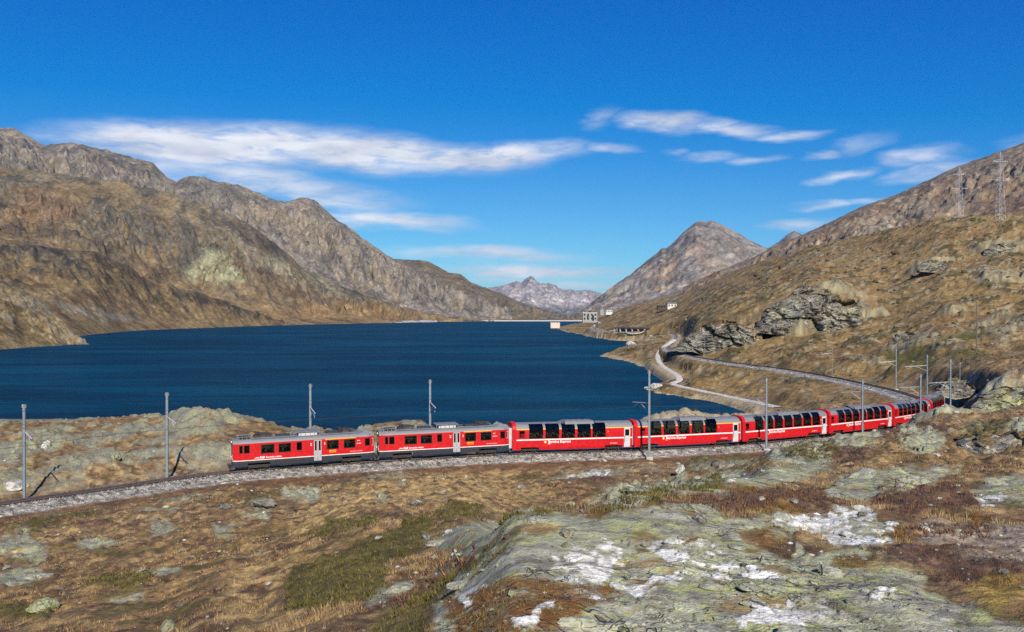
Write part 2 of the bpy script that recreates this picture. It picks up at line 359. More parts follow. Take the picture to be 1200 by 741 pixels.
# ================================================================ the ground sheet
# columns of (distance, height): the rocky knoll the view is taken from, the rail bench, the shore, the right-hand hillside
TAB = {
 -900: [(1.5, 23.2), (6, 21.8), (16, 18.6), (25, 16), (40, 13), (60, 9), (80, 7), (110, 8), (160, 9), (220, 2), (300, -6)],
 0: [(1.5, 23.2), (6, 21.6), (12, 19.6), (18, 17.8), (25, 16), (34, 14.4), (50, 11.7), (66, 8.8), (78, 6.0), (95, 6.4), (120, 7), (150, Zp(150, 507)), (165, 4), (200, 0), (230, -5)],
 100: [(1.5, 23.2), (6, 21.7), (12, 19.8), (18, 18.1), (25, 16.5), (34, 14.7), (50, 12), (66, 9.2), (78, 6.3), (95, 6.6), (120, 7.2), (150, Zp(150, 494)), (165, 5), (200, 0), (230, -5)],
 160: [(1.5, 23.2), (6, 21.8), (12, 20), (20, 17.7), (30, 15.7), (44, 13.4), (60, 10.9), (80, 6.6), (100, 6.8), (120, 8), (145, Zp(145, 487)), (170, 5), (200, 0), (230, -5)],
 195: [(1.5, 23.2), (6, 21.8), (12, 20), (20, 17.8), (30, 15.8), (44, 13.5), (62, 10.8), (80, 6.6), (100, 6.8), (120, 8), (143, Zp(143, 488)), (170, 5), (200, 0), (230, -5)],
 235: [(1.5, 23.2), (6, 21.9), (12, 20.2), (19, 18.5), (28, 16.5), (42, 14.1), (62, 11.1), (76, 9.1), (85, 6.6), (105, 7.6), (123, 9.6), (137, Zp(137, 472)), (150, 9), (170, 3), (200, -4)],
 270: [(1.5, 23.2), (6, 22), (12, 20.3), (18, 18.8), (26, 17.1), (40, 14.7), (60, 11.6), (78, 9.1), (87, 6.6), (107, 7.6), (123, 9.3), (137, Zp(137, 478)), (150, 8), (170, 1), (200, -4)],
 305: [(1.5, 23.2), (6, 22), (12, 20.5), (17, 19), (25, 17.3), (38, 15.1), (58, 12.1), (77, 9.5), (88, 6.7), (110, 7.2), (135, Zp(135, 489)), (150, 6), (165, 0), (190, -4)],
 345: [(1.5, 23.2), (6, 22), (11, 20.9), (16, 19.5), (24, 17.9), (38, 15.4), (58, 12.3), (77, 9.8), (90, 6.7), (110, 6.5), (135, Zp(135, 502)), (150, 4), (162, 0), (190, -4)],
 400: [(1.5, 23.2), (6, 22.1), (10, 21.3), (14, 20.3), (20, 19.1), (30, 17.2), (46, 14.8), (64, 12), (80, 9.9), (90, 6.9), (110, 6.5), (135, Zp(135, 501)), (150, 4), (162, 0), (190, -4)],
 440: [(1.5, 23.2), (6, 22.2), (10, 21.4), (12, 20.8), (18, 19.7), (25, 18.5), (40, 16.1), (60, 13), (80, 10.4), (95, 6.8), (115, 6.6), (130, 6), (150, 6), (160, Zp(160, 489)), (172, 2), (190, -4)],
 505: [(1.5, 23.2), (6, 22.3), (9, 21.9), (11, 21.3), (15, 20.4), (22, 19.2), (34, 17.1), (50, 14.4), (66, 12), (80, 10.2), (95, 6.9), (115, 6.6), (130, 6), (150, 6), (160, Zp(160, 486)), (172, 2), (190, -4)],
 550: [(1.5, 23.2), (6, 22.4), (8.5, 22.1), (11, 21.8), (13.5, 21.5), (17, 20.9), (25, 19.2), (40, 16.1), (56, 13.3), (75, 10.5), (88, 8.8), (97, 6.8), (115, 6.6), (130, 5), (150, 4), (158, Zp(158, 497)), (168, 1), (190, -4)],
 600: [(1.5, 23.2), (4, 22.8), (7, 22.5), (9.5, 22.34), (11, 22.32), (12.2, 22.25), (16, 20.9), (25, 18.3), (40, 15), (60, 11.9), (82, 9), (100, 6.7), (115, 6.6), (127, 4), (138, 0), (160, -4)],
 680: [(1.5, 23.2), (4, 22.8), (7.5, 22.35), (9, 22.3), (10.5, 22.32), (12.8, 22.22), (16, 21.2), (25, 18.4), (40, 15.1), (60, 12), (78, 9.7), (98, 7.0), (115, 6.5), (127, 3), (138, 0), (160, -4)],
 740: [(1.5, 23.2), (4, 22.8), (7.5, 22.3), (9, 22.22), (10.5, 22.26), (12, 22.3), (13.6, 22.25), (17, 21.1), (25, 18.8), (42, 15.4), (60, 12.5), (80, 9.6), (98, 7.4), (115, 6.4), (127, 3), (138, 0), (185, -1), (202, 1.0), (212, -1), (230, -4), (420, -2), (500, 4), (600, 6), (866, 8), (1100, Zp(1100, 375)), (1600, Zp(1600, 357)), (2200, 40)],
 790: [(1.5, 23.2), (4, 22.8), (7.5, 22.3), (9, 22.22), (10.5, 22.22), (12.5, 22.2), (14.8, 22.1), (19, 20.8), (28, 18.6), (45, 15.6), (60, 13.1), (80, 10), (100, 7.4), (118, 6.4), (130, 3), (142, -1), (185, -1), (203, Zp(203, 478)), (213, 1), (235, -4), (262, -2), (285, 1.2), (320, 2), (400, 6), (440, 7), (520, 8), (700, Zp(700, 386)), (1000, Zp(1000, 366)), (1500, Zp(1500, 347)), (2100, 60)],
 850: [(1.5, 23.2), (4, 22.8), (7.5, 22.3), (9, 22.2), (11, 22.12), (13, 22.08), (16, 21.85), (19.5, 21.5), (25, 19.8), (40, 17), (60, 14.2), (80, 11), (105, 7.4), (125, 6.3), (140, 4), (160, -1), (190, -.5), (204, Zp(204, 484)), (214, -1), (228, -3), (246, 1), (300, 4), (343, 6.2), (375, 8.5), (400, 11), (415, 16), (440, Zp(440, 370)), (500, Zp(500, 360)), (800, Zp(800, 343)), (1300, Zp(1300, 322)), (1700, 85)],
 900: [(1.5, 23.2), (4, 22.8), (7.5, 22.3), (10.5, 22.14), (13.5, 21.95), (18, 21.45), (24, 20.75), (32, 19.6), (45, 17.4), (60, 15.2), (80, 12), (100, 8.8), (118, 6.5), (135, 6), (160, 3), (185, 0), (200, -1), (215, 1.2), (250, 4), (288, 6.2), (340, 8.5), (385, 12), (405, 17), (440, Zp(440, 354)), (600, Zp(600, 339)), (1000, Zp(1000, 313)), (1200, Zp(1200, 303)), (1600, 100)],
 950: [(1.5, 23.2), (4, 22.8), (7.5, 22.3), (11, 22.02), (15, 21.62), (21, 20.9), (28, 20.05), (42, 18.35), (60, 15.7), (75, 13.4), (90, 11), (110, 8), (128, 6.4), (150, 5), (200, 4.5), (262, 6.2), (320, Zp(320, 411)), (380, Zp(380, 394)), (400, 18), (420, 29), (450, Zp(450, 329)), (600, Zp(600, 318)), (850, Zp(850, 300)), (1100, Zp(1100, 288)), (1500, 112)],
 1000: [(1.5, 23.2), (4, 22.8), (7.5, 22.3), (11, 22.02), (15, 21.64), (21, 20.95), (28, 20.1), (42, 18.4), (60, 16.1), (78, 13.9), (98, 11), (115, 8), (132, 6.4), (160, 5), (205, 5), (245, 6.2), (310, Zp(310, 409)), (380, Zp(380, 386)), (400, 20), (420, 28), (450, Zp(450, 344)), (600, Zp(600, 322)), (800, Zp(800, 294)), (980, Zp(980, 276)), (1400, 112)],
 1050: [(1.5, 23.2), (4, 22.8), (7.5, 22.3), (11, 22.02), (15, 21.64), (21, 20.95), (28, 20.1), (42, 18.5), (60, 16.4), (85, 13.9), (105, 10.5), (125, 7), (139, 6.3), (170, 5.5), (205, 6.2), (240, Zp(240, 437)), (300, Zp(300, 405)), (400, Zp(400, 368)), (550, Zp(550, 330)), (700, Zp(700, 295)), (880, Zp(880, 264)), (1200, 112)],
 1100: [(1.5, 23.2), (4, 22.8), (7.5, 22.3), (9.5, 22.05), (12.5, 21.8), (17, 21.25), (24, 20.35), (34, 19.2), (48, 17.6), (62, 16.4), (80, Zp(80, 488)), (100, 13.2), (120, 10), (140, 7), (164, 6.2), (180, 7), (195, Zp(195, 447)), (260, Zp(260, 402)), (400, Zp(400, 352)), (600, Zp(600, 302)), (800, Zp(800, 255)), (1100, 112)],
 1150: [(1.5, 23.2), (4, 22.8), (7.5, 22.3), (9.5, 22.05), (12.5, 21.8), (17, 21.25), (24, 20.3), (34, 19), (45, 17.4), (54, 16.1), (66, 15.6), (85, Zp(85, 491)), (100, 13.0), (112, 12.6), (122, 13), (150, 13.4), (190, Zp(190, 431)), (260, Zp(260, 398)), (400, Zp(400, 345)), (600, Zp(600, 296)), (760, Zp(760, 250)), (1100, 108)],
 1250: [(1.5, 23.2), (4, 22.8), (7.5, 22.3), (12.5, 21.8), (20, 20.9), (35, 19), (58, 17), (85, 15.2), (112, 15), (150, 15.4), (190, 16), (260, 20), (400, 36), (600, 70), (740, Zp(740, 246)), (1100, 112)],
 1500: [(1.5, 23.5), (5, 23.4), (12, 22.5), (20, 21), (60, 19), (112, 18.5), (260, 28), (600, 88), (740, 125), (1100, 128)],
 2100: [(1.5, 23.5), (5, 23.4), (20, 21.5), (60, 20), (112, 20), (260, 34), (600, 96), (740, 130), (1100, 132)],
}
# the lake shore on the right, as (photo column, row) of points at water level
def SH(px, py): D = CZ * F / (py - HZ); return (Wp(px, D), D)
LAKE = [(-1500, 204), (-130, 207), (-100, 210), (-75, 196), (-58, 168), (-48, 160), (-40, 152), (-30, 165), (-16, 174), (-8, 168), (-3, 142), (8, 137), (25, 139), (38, 150), (48, 165), (58, 185), (60, 205),
        (62, 226), (63.5, 236), SH(862, 473), SH(840, 470), SH(815, 467.5), SH(793, 465), SH(772, 461), SH(757, 456.5), SH(764, 453), SH(777, 451.5), SH(790, 450), SH(797, 447.5), SH(793, 444), SH(782, 440), SH(765, 434), SH(752, 429), SH(738, 424), SH(722, 420.5),
        SH(707, 417.5), SH(714, 413.5), SH(735, 410), SH(752, 406.5), SH(757, 403.5), SH(752, 400.5), SH(730, 399.5), SH(714, 398.7), SH(695, 395), SH(678, 391.5), SH(664, 389.4), SH(655, 386.5), SH(650, 384.2),
        SH(662, 381.8), SH(672, 379.5), (205, 2400), (220, 2720), (260, 2760), (-700, 2760), (-1500, 2760)]

f_px = np.concatenate([np.arange(-900, -300, 24), np.arange(-300, -40, 9), np.arange(-40, 1242, 1.8), np.arange(1242, 1520, 9), np.arange(1520, 2100, 24)]).astype(np.float64)
f_lD = np.concatenate([np.arange(math.log(1.5), math.log(4), .016), np.arange(math.log(4), math.log(210), .0068), np.arange(math.log(210), math.log(2700), .0088)])
f_D = np.exp(f_lD)
def base_table():
    cols = sorted(TAB); cl = np.arange(f_lD[0], f_lD[-1] + .03, .02)
    rows = np.array([np.interp(cl, [math.log(d) for d, _ in TAB[c]], [z for _, z in TAB[c]]) for c in cols])     # (cols, D)
    cp = np.arange(-900, 2101, 6.0)
    g = np.array([np.interp(cp, cols, rows[:, k]) for k in range(len(cl))])                                          # (D, px)
    def blur(a, n, axis):
        k = np.hanning(n + 2)[1:-1]; k /= k.sum()
        pad = [(0, 0), (0, 0)]; pad[axis] = (n // 2, n // 2)
        return np.apply_along_axis(lambda v: np.convolve(v, k, 'valid'), axis, np.pad(a, pad, 'edge'))
    g = blur(blur(g, 5, 0), 7, 1)
    t = np.array([np.interp(f_px, cp, r) for r in g])                                                                # rows at cl
    out = np.empty((len(f_D), len(f_px)))
    i = np.clip(np.searchsorted(cl, f_lD) - 1, 0, len(cl) - 2); w = ((f_lD - cl[i]) / (cl[i + 1] - cl[i]))[:, None]
    return t[i] * (1 - w) + t[i + 1] * w
GX = (f_px[None, :] - 600) / F * f_D[:, None]; GY = np.repeat(f_D[:, None], len(f_px), 1)
GX = GX.astype(np.float32); GY = GY.astype(np.float32)
GZ = base_table().astype(np.float32)
GPX = np.repeat(f_px[None, :], len(f_D), 0).astype(np.float32)
GPY = (HZ + F * (CZ - GZ) / GY).astype(np.float32)
GS = (GY * .0011).astype(np.float32)          # local mesh spacing for noise cut-off

# distance to the lake, to the track
rows_l = slice(int(np.searchsorted(f_D, 110)), len(f_D))
LSD = np.full(GX.shape, 200., np.float32)                       # positive on land
LSD[rows_l] = -poly_sd(GX[rows_l], GY[rows_l], LAKE)
rows_t = slice(int(np.searchsorted(f_D, 40)), int(np.searchsorted(f_D, 1150)))
TD = np.full(GX.shape, 999., np.float32); TZ = np.zeros_like(TD); TSIDE = np.zeros_like(TD)
_tp = [TRK[i] for i in range(0, len(TRK), 8)]
TD[rows_t], TZ[rows_t], TSIDE[rows_t] = polyline_dist(GX[rows_t], GY[rows_t], _tp)

def blob(poly, soft=5.0, warp=7.0, lam=40.0, seed=3, rows=None):
    """soft mask of a patch drawn on the ground (outline given in the photo's columns and rows)"""
    r = rows or slice(0, int(np.searchsorted(f_D, 150)))
    m = np.zeros(GX.shape, np.float32)
    x, y = GPX[r], GPY[r]
    xs = [p[0] for p in poly]; ys = [p[1] for p in poly]
    sel = (x > min(xs) - 25) & (x < max(xs) + 25) & (y > min(ys) - 25) & (y < max(ys) + 25)
    if not sel.any(): return m
    xx, yy = x[sel], y[sel]
    wx = fbm(xx, yy * 2, lam, 4, .6, seed) * warp; wy = fbm(xx, yy * 2, lam, 4, .6, seed + 40) * warp * .6
    v = np.zeros(x.shape, np.float32); v[sel] = sstep(-soft, soft, poly_sd(xx + wx, yy + wy, poly)); m[r] = v
    return m
def ell(cx, cy, rx, ry, n=14, rot=0):
    c, s = math.cos(R(rot)), math.sin(R(rot))
    return [(cx + rx * math.cos(t) * c - ry * math.sin(t) * s, cy + rx * math.cos(t) * s + ry * math.sin(t) * c) for t in [2 * math.pi * k / n for k in range(n)]]
def union(polys, **k):
    m = np.zeros(GX.shape, np.float32)
    for p in polys: m = np.maximum(m, blob(p, **k))
    return m
ROCKS = [[(498, 780), (513, 710), (533, 683), (570, 662), (600, 650), (560, 655), (527, 655), (560, 628), (633, 608), (683, 600), (733, 601), (800, 593), (840, 600), (870, 640), (935, 660), (1000, 645), (1075, 665), (1080, 700), (1130, 710), (1210, 738), (1290, 720), (1420, 660), (1600, 690), (1600, 1200), (480, 1200)],
         [(682, 594), (717, 573), (763, 565), (800, 558), (832, 564), (772, 582), (735, 600)],
         [(800, 565), (850, 560), (970, 541), (978, 552), (900, 570), (860, 581), (800, 584)],
         [(960, 578), (987, 563), (1060, 546), (1125, 550), (1100, 565), (1050, 583), (980, 587)],
         [(1140, 582), (1170, 561), (1250, 552), (1250, 600), (1180, 592)],
         [(840, 612), (900, 603), (950, 612), (930, 632), (860, 625)], [(500, 640), (560, 612), (630, 596), (640, 606), (560, 630), (520, 650)],
         ell(25, 677, 28, 9), ell(18, 648, 34, 14), ell(183, 603, 24, 6), ell(300, 604, 20, 6), ell(352, 581, 24, 8), ell(263, 625, 16, 4), ell(187, 625, 14, 4), ell(110, 641, 20, 5),
         ell(447, 583, 9, 4), ell(467, 556, 34, 6), ell(660, 560, 34, 6), ell(720, 548, 60, 9), ell(840, 542, 50, 8), ell(930, 538, 46, 7), ell(1000, 518, 40, 8), ell(1085, 520, 26, 14),
         ell(480, 688, 60, 5, rot=-26), ell(150, 700, 18, 3), ell(185, 672, 22, 4), ell(60, 600, 20, 5), ell(210, 583, 30, 5)]
GREENS = [[(325, 690), (345, 672), (400, 652), (455, 625), (510, 613), (500, 640), (480, 655), (440, 668), (458, 690), (430, 706), (360, 716), (338, 722)],
          [(430, 745), (520, 682), (560, 647), (600, 643), (568, 664), (533, 684), (512, 715), (495, 760)], ell(22, 722, 34, 11), ell(135, 685, 40, 8), ell(60, 618, 60, 5, rot=-12), ell(620, 606, 28, 6, rot=-14),
          ell(535, 600, 32, 9, rot=-10), ell(400, 622, 50, 7, rot=-14), ell(300, 593, 20, 5), ell(215, 583, 26, 5), [(698, 603), (740, 580), (790, 572), (795, 580), (755, 594), (720, 605)], ell(620, 556, 20, 5), ell(820, 545, 22, 8), ell(950, 533, 34, 8),
          ell(862, 535, 24, 6), ell(600, 612, 20, 5), ell(1165, 518, 40, 10), ell(820, 572, 24, 6)]
HEATH = [ell(1290, 650, 60, 14), ell(1440, 610, 90, 16), [(440, 722), (480, 690), (570, 640), (566, 650), (530, 670), (490, 706)], [(1010, 592), (1040, 572), (1120, 570), (1155, 590), (1100, 604), (1050, 602)], [(800, 592), (860, 580), (960, 576), (1000, 592), (900, 602), (820, 604)],
         [(1020, 652), (1060, 640), (1140, 648), (1230, 668), (1150, 692), (1080, 672)], ell(60, 608, 70, 6, rot=-10), ell(410, 560, 60, 6), ell(120, 622, 22, 5), ell(455, 606, 40, 5), ell(700, 570, 40, 5), ell(985, 535, 50, 10), ell(680, 560, 40, 5), ell(1120, 625, 50, 7), ell(905, 590, 60, 8), ell(1075, 512, 50, 9)]
RUST = [[(520, 706), (560, 690), (640, 676), (690, 690), (770, 680), (790, 690), (700, 715), (650, 745), (530, 750)], ell(1050, 625, 30, 8), ell(905, 632, 26, 12), ell(920, 600, 34, 6), ell(1150, 612, 20, 8), ell(820, 640, 22, 8), ell(690, 605, 30, 5), ell(1000, 660, 26, 6), ell(870, 575, 30, 6)]
STRAW = [[(350, 585), (420, 565), (560, 550), (640, 560), (600, 585), (500, 605), (380, 625), (320, 640), (250, 700), (260, 745), (320, 745), (330, 690)], ell(75, 628, 75, 7, rot=-14), ell(300, 735, 40, 16), ell(1000, 530, 50, 8), ell(580, 575, 60, 10)]
GRAVEL = [[(1045, 630), (1090, 612), (1230, 616), (1230, 650), (1120, 642)], ell(1180, 655, 60, 8)]
QUARTZ = [[(663, 642), (700, 630), (735, 637), (722, 667), (700, 690), (662, 683), (632, 673)], [(752, 632), (800, 642), (822, 652), (800, 662), (770, 650)], [(720, 698), (800, 671), (797, 688), (735, 706)], [(532, 700), (545, 686), (566, 690), (556, 706), (540, 710)],
          [(594, 742), (610, 728), (640, 706), (646, 716), (620, 742)], [(898, 616), (940, 607), (987, 599), (1017, 600), (1049, 623), (1030, 643), (987, 641), (953, 632)], [(798, 654), (820, 632), (862, 657), (930, 680), (860, 688), (818, 677)],
          [(928, 640), (946, 650), (948, 662), (934, 658)], [(858, 728), (877, 716), (933, 708), (983, 717), (962, 731), (867, 735)], [(1015, 702), (1045, 698), (1048, 712), (1020, 712)], ell(1155, 590, 22, 5), ell(690, 556, 30, 5), ell(700, 705, 18, 3), ell(850, 562, 10, 2)]
m_rock = union(ROCKS, soft=4, warp=9); m_green = union(GREENS, soft=4, warp=8, seed=5); m_heath = union(HEATH, soft=6, warp=12, seed=8)
m_rust = union(RUST, soft=5, warp=10, seed=12); m_straw = union(STRAW, soft=14, warp=14, seed=15); m_grav = union(GRAVEL, soft=8, warp=10, seed=18); m_qz = union(QUARTZ, soft=2.2, warp=11, lam=26, seed=21)
m_yel = blob(ell(1172, 696, 40, 22), 5, 8, seed=30)
m_rock = np.maximum(m_rock, m_qz)
near_fade = sstep(70, 45, GY)

# ---- steep outcrops that stand up out of the slope: (x, y, radius across, radius away, rise)
OUTCROPS = [(Wp(1225, 119), 120, 8.0, 5.0, 3.2), (Wp(1190, 60), 61, 3.6, 3.8, 1.2), (Wp(1118, 182), 186, 5, 5, 3.2), (Wp(985, 452), 452, 12, 10, 3),
            (Wp(865, 398), 398, 9, 8, 4.5), (Wp(1095, 90), 88, 4, 3, .8), (Wp(935, 392), 392, 7, 7, 5), (Wp(1010, 402), 402, 12, 7, 4), (Wp(1175, 600), 600, 20, 22, 5), (Wp(1090, 560), 560, 16, 10, 4), (Wp(1180, 440), 440, 14, 14, 4), (Wp(1110, 330), 330, 7, 5, 2.5), (Wp(1165, 300), 300, 9, 5, 2)]
m_out = np.zeros_like(GZ); out_add = np.zeros_like(GZ)
for k, (ox, oy, ra, rb, hh) in enumerate(OUTCROPS):
    r = slice(int(np.searchsorted(f_D, oy - rb * 2.2)), int(np.searchsorted(f_D, oy + rb * 2.2)))
    dx = (GX[r] - ox) / ra; dy = (GY[r] - oy) / rb
    w = fbm(GX[r], GY[r], ra * 1.1, 4, .5, 60 + k) * .30
    d = np.sqrt(dx * dx + dy * dy) + w
    a = sstep(1.2, .66, d) * .75 + sstep(.9, .1, d) * .25
    out_add[r] = np.maximum(out_add[r], a * hh); m_out[r] = np.maximum(m_out[r], sstep(1.25, .95, d))

# ---- natural rock on the knolls behind the track and across the hillside
n_lo = fbm(GX, GY, 26, 5, .55, 71, GS); n_md = fbm(GX, GY, 7, 4, .55, 75, GS); n_hi = fbm(GX, GY, 1.6, 4, .6, 79, GS)
diag = fbm(GX * .55 - GY * .25, GY * .22 + GX * .1, 9, 5, .6, 83, GS)           # patches drawn out across the slope
behind = sstep(3.5, 9, TD) * ((TSIDE > 0) | (GY > 135))
mid = sstep(60, 110, GY)
far = sstep(170, 260, GY)
knoll = mid * (1 - far) * behind * (GPX < 640)
r_knoll = knoll * sstep(-.07, .17, n_md * .55 + n_lo * .6 + (GZ - 7.4) * .13)
r_hill = far * sstep(.30, .48, diag * .5 + n_md * .32 + fbm(GX, GY, 120, 3, .5, 90) * .35)
cliff_a = np.zeros_like(GZ)
rc = slice(int(np.searchsorted(f_D, 330)), int(np.searchsorted(f_D, 480)))
cpx = GPX[rc] + fbm(GX[rc], GY[rc], 22, 4, .6, 93) * 26
cliff_a[rc] = (sstep(895, 920, cpx) * sstep(1035, 1005, cpx) * sstep(380, 388, GY[rc]) * sstep(455, 436, GY[rc])) * 1.0
cliff_a[rc] = np.maximum(cliff_a[rc], sstep(795, 815, cpx) * sstep(905, 885, cpx) * sstep(376, 386, GY[rc]) * sstep(436, 420, GY[rc]))
cliff_a *= sstep(-.55, .05, fbm(GX, GY, 14, 4, .55, 96))
islet = sstep(170, 185, GY) * sstep(225, 215, GY) * (GPX < 900)
m_rock = np.maximum.reduce([m_rock * sstep(110, 80, GY), r_knoll, r_hill, cliff_a * .35, m_out * sstep(-.5, .1, n_md + .2), islet * sstep(-.1, .2, n_md + n_hi * .6)])
m_bank = sstep(8, 3.5, TD) * (1 - sstep(2.2, 4.2, TD)) * 0
shore = sstep(1.2 + GY * .004, .3, LSD) * (GY > 130)

# ---- relief
far_amp = np.clip(GY / 60, .35, 5.0)
nsc = .30 + .70 * sstep(10, 55, GY)
rel = n_lo * .55 * sstep(12, 70, GY) * far_amp ** .6 + n_md * .30 * sstep(3, 30, GY) * (.5 + .5 * far) * 1.2 + n_hi * .085
rel += far * diag * 1.1
fine = fbm(GX, GY, .42, 3, .6, 101, GS)
tuss = np.maximum(0, fbm(GX, GY, .9, 3, .6, 105, GS) + .1)                              # tussocks and hummocks off the rock
rel += (1 - m_rock) * (tuss * .22 * sstep(2, 10, GY) + fine * .05)
f1, e1 = facets(GX + GY * .35, (GY - GX * .35) * 1.9, 1.5, 3); f2, e2, v2 = facets(GX + n_hi * .25, GY * 1.3 + n_md * .2, .34, 5, 1.0, True); f3, e3 = facets(GX + GY * .4, GY * 1.3, 5.5, 9); 
f4, e4 = facets(GX, GY, 14., 12, 1.2)
near = sstep(75, 30, GY)
rk = near * (f1 * .055 + f2 * .022 + fine * .022 + n_hi * .05) - near * (sstep(.07, .015, e1) * .035 + sstep(.10, .03, e2) * .014 * sstep(30, 12, GY)) * sstep(-.1, .2, n_hi)
rk += (1 - near) * (f3 * .6 + f1 * .30 + n_hi * .15 - sstep(.12, .02, e3) * .25) * (1 - far * .3)
crag = fbm(GX + GY * .3, GY, 9, 4, .6, 111, GS, ridged=True)
rk += far * (f4 * 1.3 + f3 * 1.1 + n_md * 1.0 + crag * 1.7 - sstep(.10, .02, e4) * .7) * np.maximum(cliff_a, m_out * .4 + .12)
rel += m_rock * (rk + .06 * near + .25 * mid)
rel += m_green * .22 * sstep(8, 25, GY) * (1 + fbm(GX, GY, .8, 3, .6, 120, GS)) + m_heath * .12 * (1 + fine)
rel += m_qz * near * (.03 + f2 * .06 + f1 * .06 - sstep(.12, .02, e2) * .03)
GZ2 = GZ + out_add + rel * nsc * sstep(1.5, 4, GY)

# ---- rail bench, shore and lake bed
tb = sstep(11 + 5 * far, 4.0, TD)
bench = TZ - .70 + np.where(TD > 3.2, n_hi * .12, 0) - sstep(3, 8, TD) * .25
GZ2 = np.where(TD < 40, GZ2 * (1 - tb) + bench * tb, GZ2)
w = sstep(-1, 14, LSD + n_md * 2.5)
lsd_n = LSD + n_md * 1.6 + n_lo * np.clip(GY / 250, 0.4, 3) * 1.2
onland = np.maximum(GZ2, .12 + np.maximum(lsd_n, 0) * .05)
lim = .15 + np.maximum(lsd_n, 0) * .55 + f3 * .2
inlake = np.minimum(-.1 + lsd_n * .3, np.minimum(GZ2, -.2))
GZ3 = np.where(GY < 110, GZ2, np.where(lsd_n > 0, np.minimum(onland, lim + np.where(TD < 9, 9, 0)), np.where(islet * (GZ > -.5) > .3, GZ2, inlake)))
GZ3 = np.where(TD < 2.9 + 1.3 * ((TSIDE > 0) & (GY < 160)), TZ - .85, GZ3).astype(np.float32)

# ---- gravel road round the bay, benched into the slope
def hit0(px, py, d0, d1):
    j = int(np.argmin(np.abs(f_px - px))); i0, i1 = np.searchsorted(f_D, d0), np.searchsorted(f_D, d1)
    q = HZ + F * (CZ - np.maximum(GZ[i0:i1, j], .9)) / f_D[i0:i1]; k = np.where(q <= py)[0]; k = k[0] if len(k) else len(q) - 1
    return Vector((Wp(px, f_D[i0 + k]), float(f_D[i0 + k]), float(max(GZ[i0 + k, j], .9))))
ROAD_PX = [(912, 478.5), (884, 472.5), (868, 468.5), (850, 464.5), (824, 460.5), (806, 457), (793, 454.2), (785, 452), (787, 449.5), (797, 446.5), (803, 443.3), (795, 440), (785, 436), (775, 431), (769, 425), (768, 418), (770, 411), (777, 406), (785, 402), (790, 398)]
ROAD = [hit0(px, py, 190, 800) for px, py in ROAD_PX]
for _ in range(3): ROAD = [ROAD[0]] + [(ROAD[i - 1] + ROAD[i] * 2 + ROAD[i + 1]) / 4 if i not in (7, 8, 9) else (ROAD[i - 1] + ROAD[i] * 6 + ROAD[i + 1]) / 8 for i in range(1, len(ROAD) - 1)] + [ROAD[-1]]
for p in ROAD: p.z = max(p.z, 1.4)
ROAD = catmull([tuple(p) for p in ROAD], 2.0)
rr = slice(int(np.searchsorted(f_D, 180)), int(np.searchsorted(f_D, 850))); RD = np.full(GX.shape, 999., np.float32); RZ = np.zeros_like(RD)
cs = (f_px > 700) & (f_px < 960); sub = np.ix_(np.arange(rr.start, rr.stop), np.where(cs)[0])
RD[sub], RZ[sub], _q = polyline_dist(GX[sub], GY[sub], [tuple(p) for p in ROAD[::2]] + [tuple(ROAD[-1])])
w = sstep(7.5, 2.8, RD) * (TD > 5)
GZ3 = (GZ3 * (1 - w) + (RZ - .12) * w).astype(np.float32)

# ---- landcover colours
def C(r, g, b): return np.array([r, g, b], np.float32)
def put(col, mask, c): m = mask[..., None]; return col * (1 - m) + c * m
h1 = fbm(GX, GY, 3.2, 5, .62, 131, GS); h2 = fbm(GX, GY * .8, 1.1, 4, .6, 135, GS); h3 = fbm(GX, GY, .35, 3, .6, 139, GS)
stv = fbm(GX * .5, GY, 14, 5, .6, 143, GS)
col = np.empty(GX.shape + (3,), np.float32); col[:] = C(.185, .122, .064)
col = put(col, sstep(-.1, .4, h1 * .7 + h2 * .6), C(.330, .240, .120))
col = put(col, sstep(.05, .45, stv + h2 * .5) * .7, C(.245, .150, .062))
col = put(col, sstep(.06, .42, h1 * .7 - h2 * .6 + h3 * .35) * .85, C(.082, .052, .036))
col = put(col, sstep(.32, .55, -h1 * .7 + stv * .5 + h3 * .3) * .7, C(.095, .088, .032))
col = put(col, m_straw * sstep(-.6, .3, h2 + h3 * .4) * .85, C(.40, .285, .125))
# the hillside beyond the track: tawny grass, dark juniper streaks
col = put(col, far, C(.182, .136, .070))
col = put(col, far * sstep(-.1, .4, n_md + h1 * .5) * .7, C(.245, .184, .095))
col = put(col, far * sstep(.0, .5, fbm(GX, GY, 60, 4, .6, 147, GS)) * .6, C(.150, .098, .055))
jun = sstep(.10, .26, diag * .75 + n_lo * .2 + n_md * .3 + h1 * .15 - .02)
col = put(col, far * jun * .9, C(.062, .056, .026))
spk = fbm(GX, GY, 3.0, 3, .6, 151, GS * .5) + n_md * .35
col = put(col, far * sstep(.30, .42, spk) * .75, C(.070, .058, .032)); col = put(col, far * sstep(.36, .48, fbm(GX, GY * .8, 5, 4, .6, 155, GS * .6) + f3 * .1) * .8, C(.27, .25, .20))
jm = far * np.maximum.reduce([blob(ell(1068, 418, 34, 12), 3, 6, rows=slice(0, len(f_D))), blob(ell(1135, 416, 30, 7), 3, 6, rows=slice(0, len(f_D))), blob(ell(1140, 393, 40, 7, rot=-12), 3, 6, rows=slice(0, len(f_D)))])
col = put(col, jm, C(.085, .085, .030))
col = put(col, np.maximum(m_heath * sstep(-.5, .1, h2 + .3), 0), C(.100, .062, .046))
col = put(col, m_green * sstep(-.7, .0, h2 + h3 * .4 + .2), C(.100, .084, .032))
col = put(col, m_grav * .9, C(.30, .25, .20)); col = put(col, m_grav * sstep(0, .3, h3), C(.16, .12, .09))
rockc = np.empty_like(col); rockc[:] = C(.335, .335, .265)
rockc = put(rockc, sstep(-.1, .35, h1 + h3 * .4), C(.355, .370, .245))
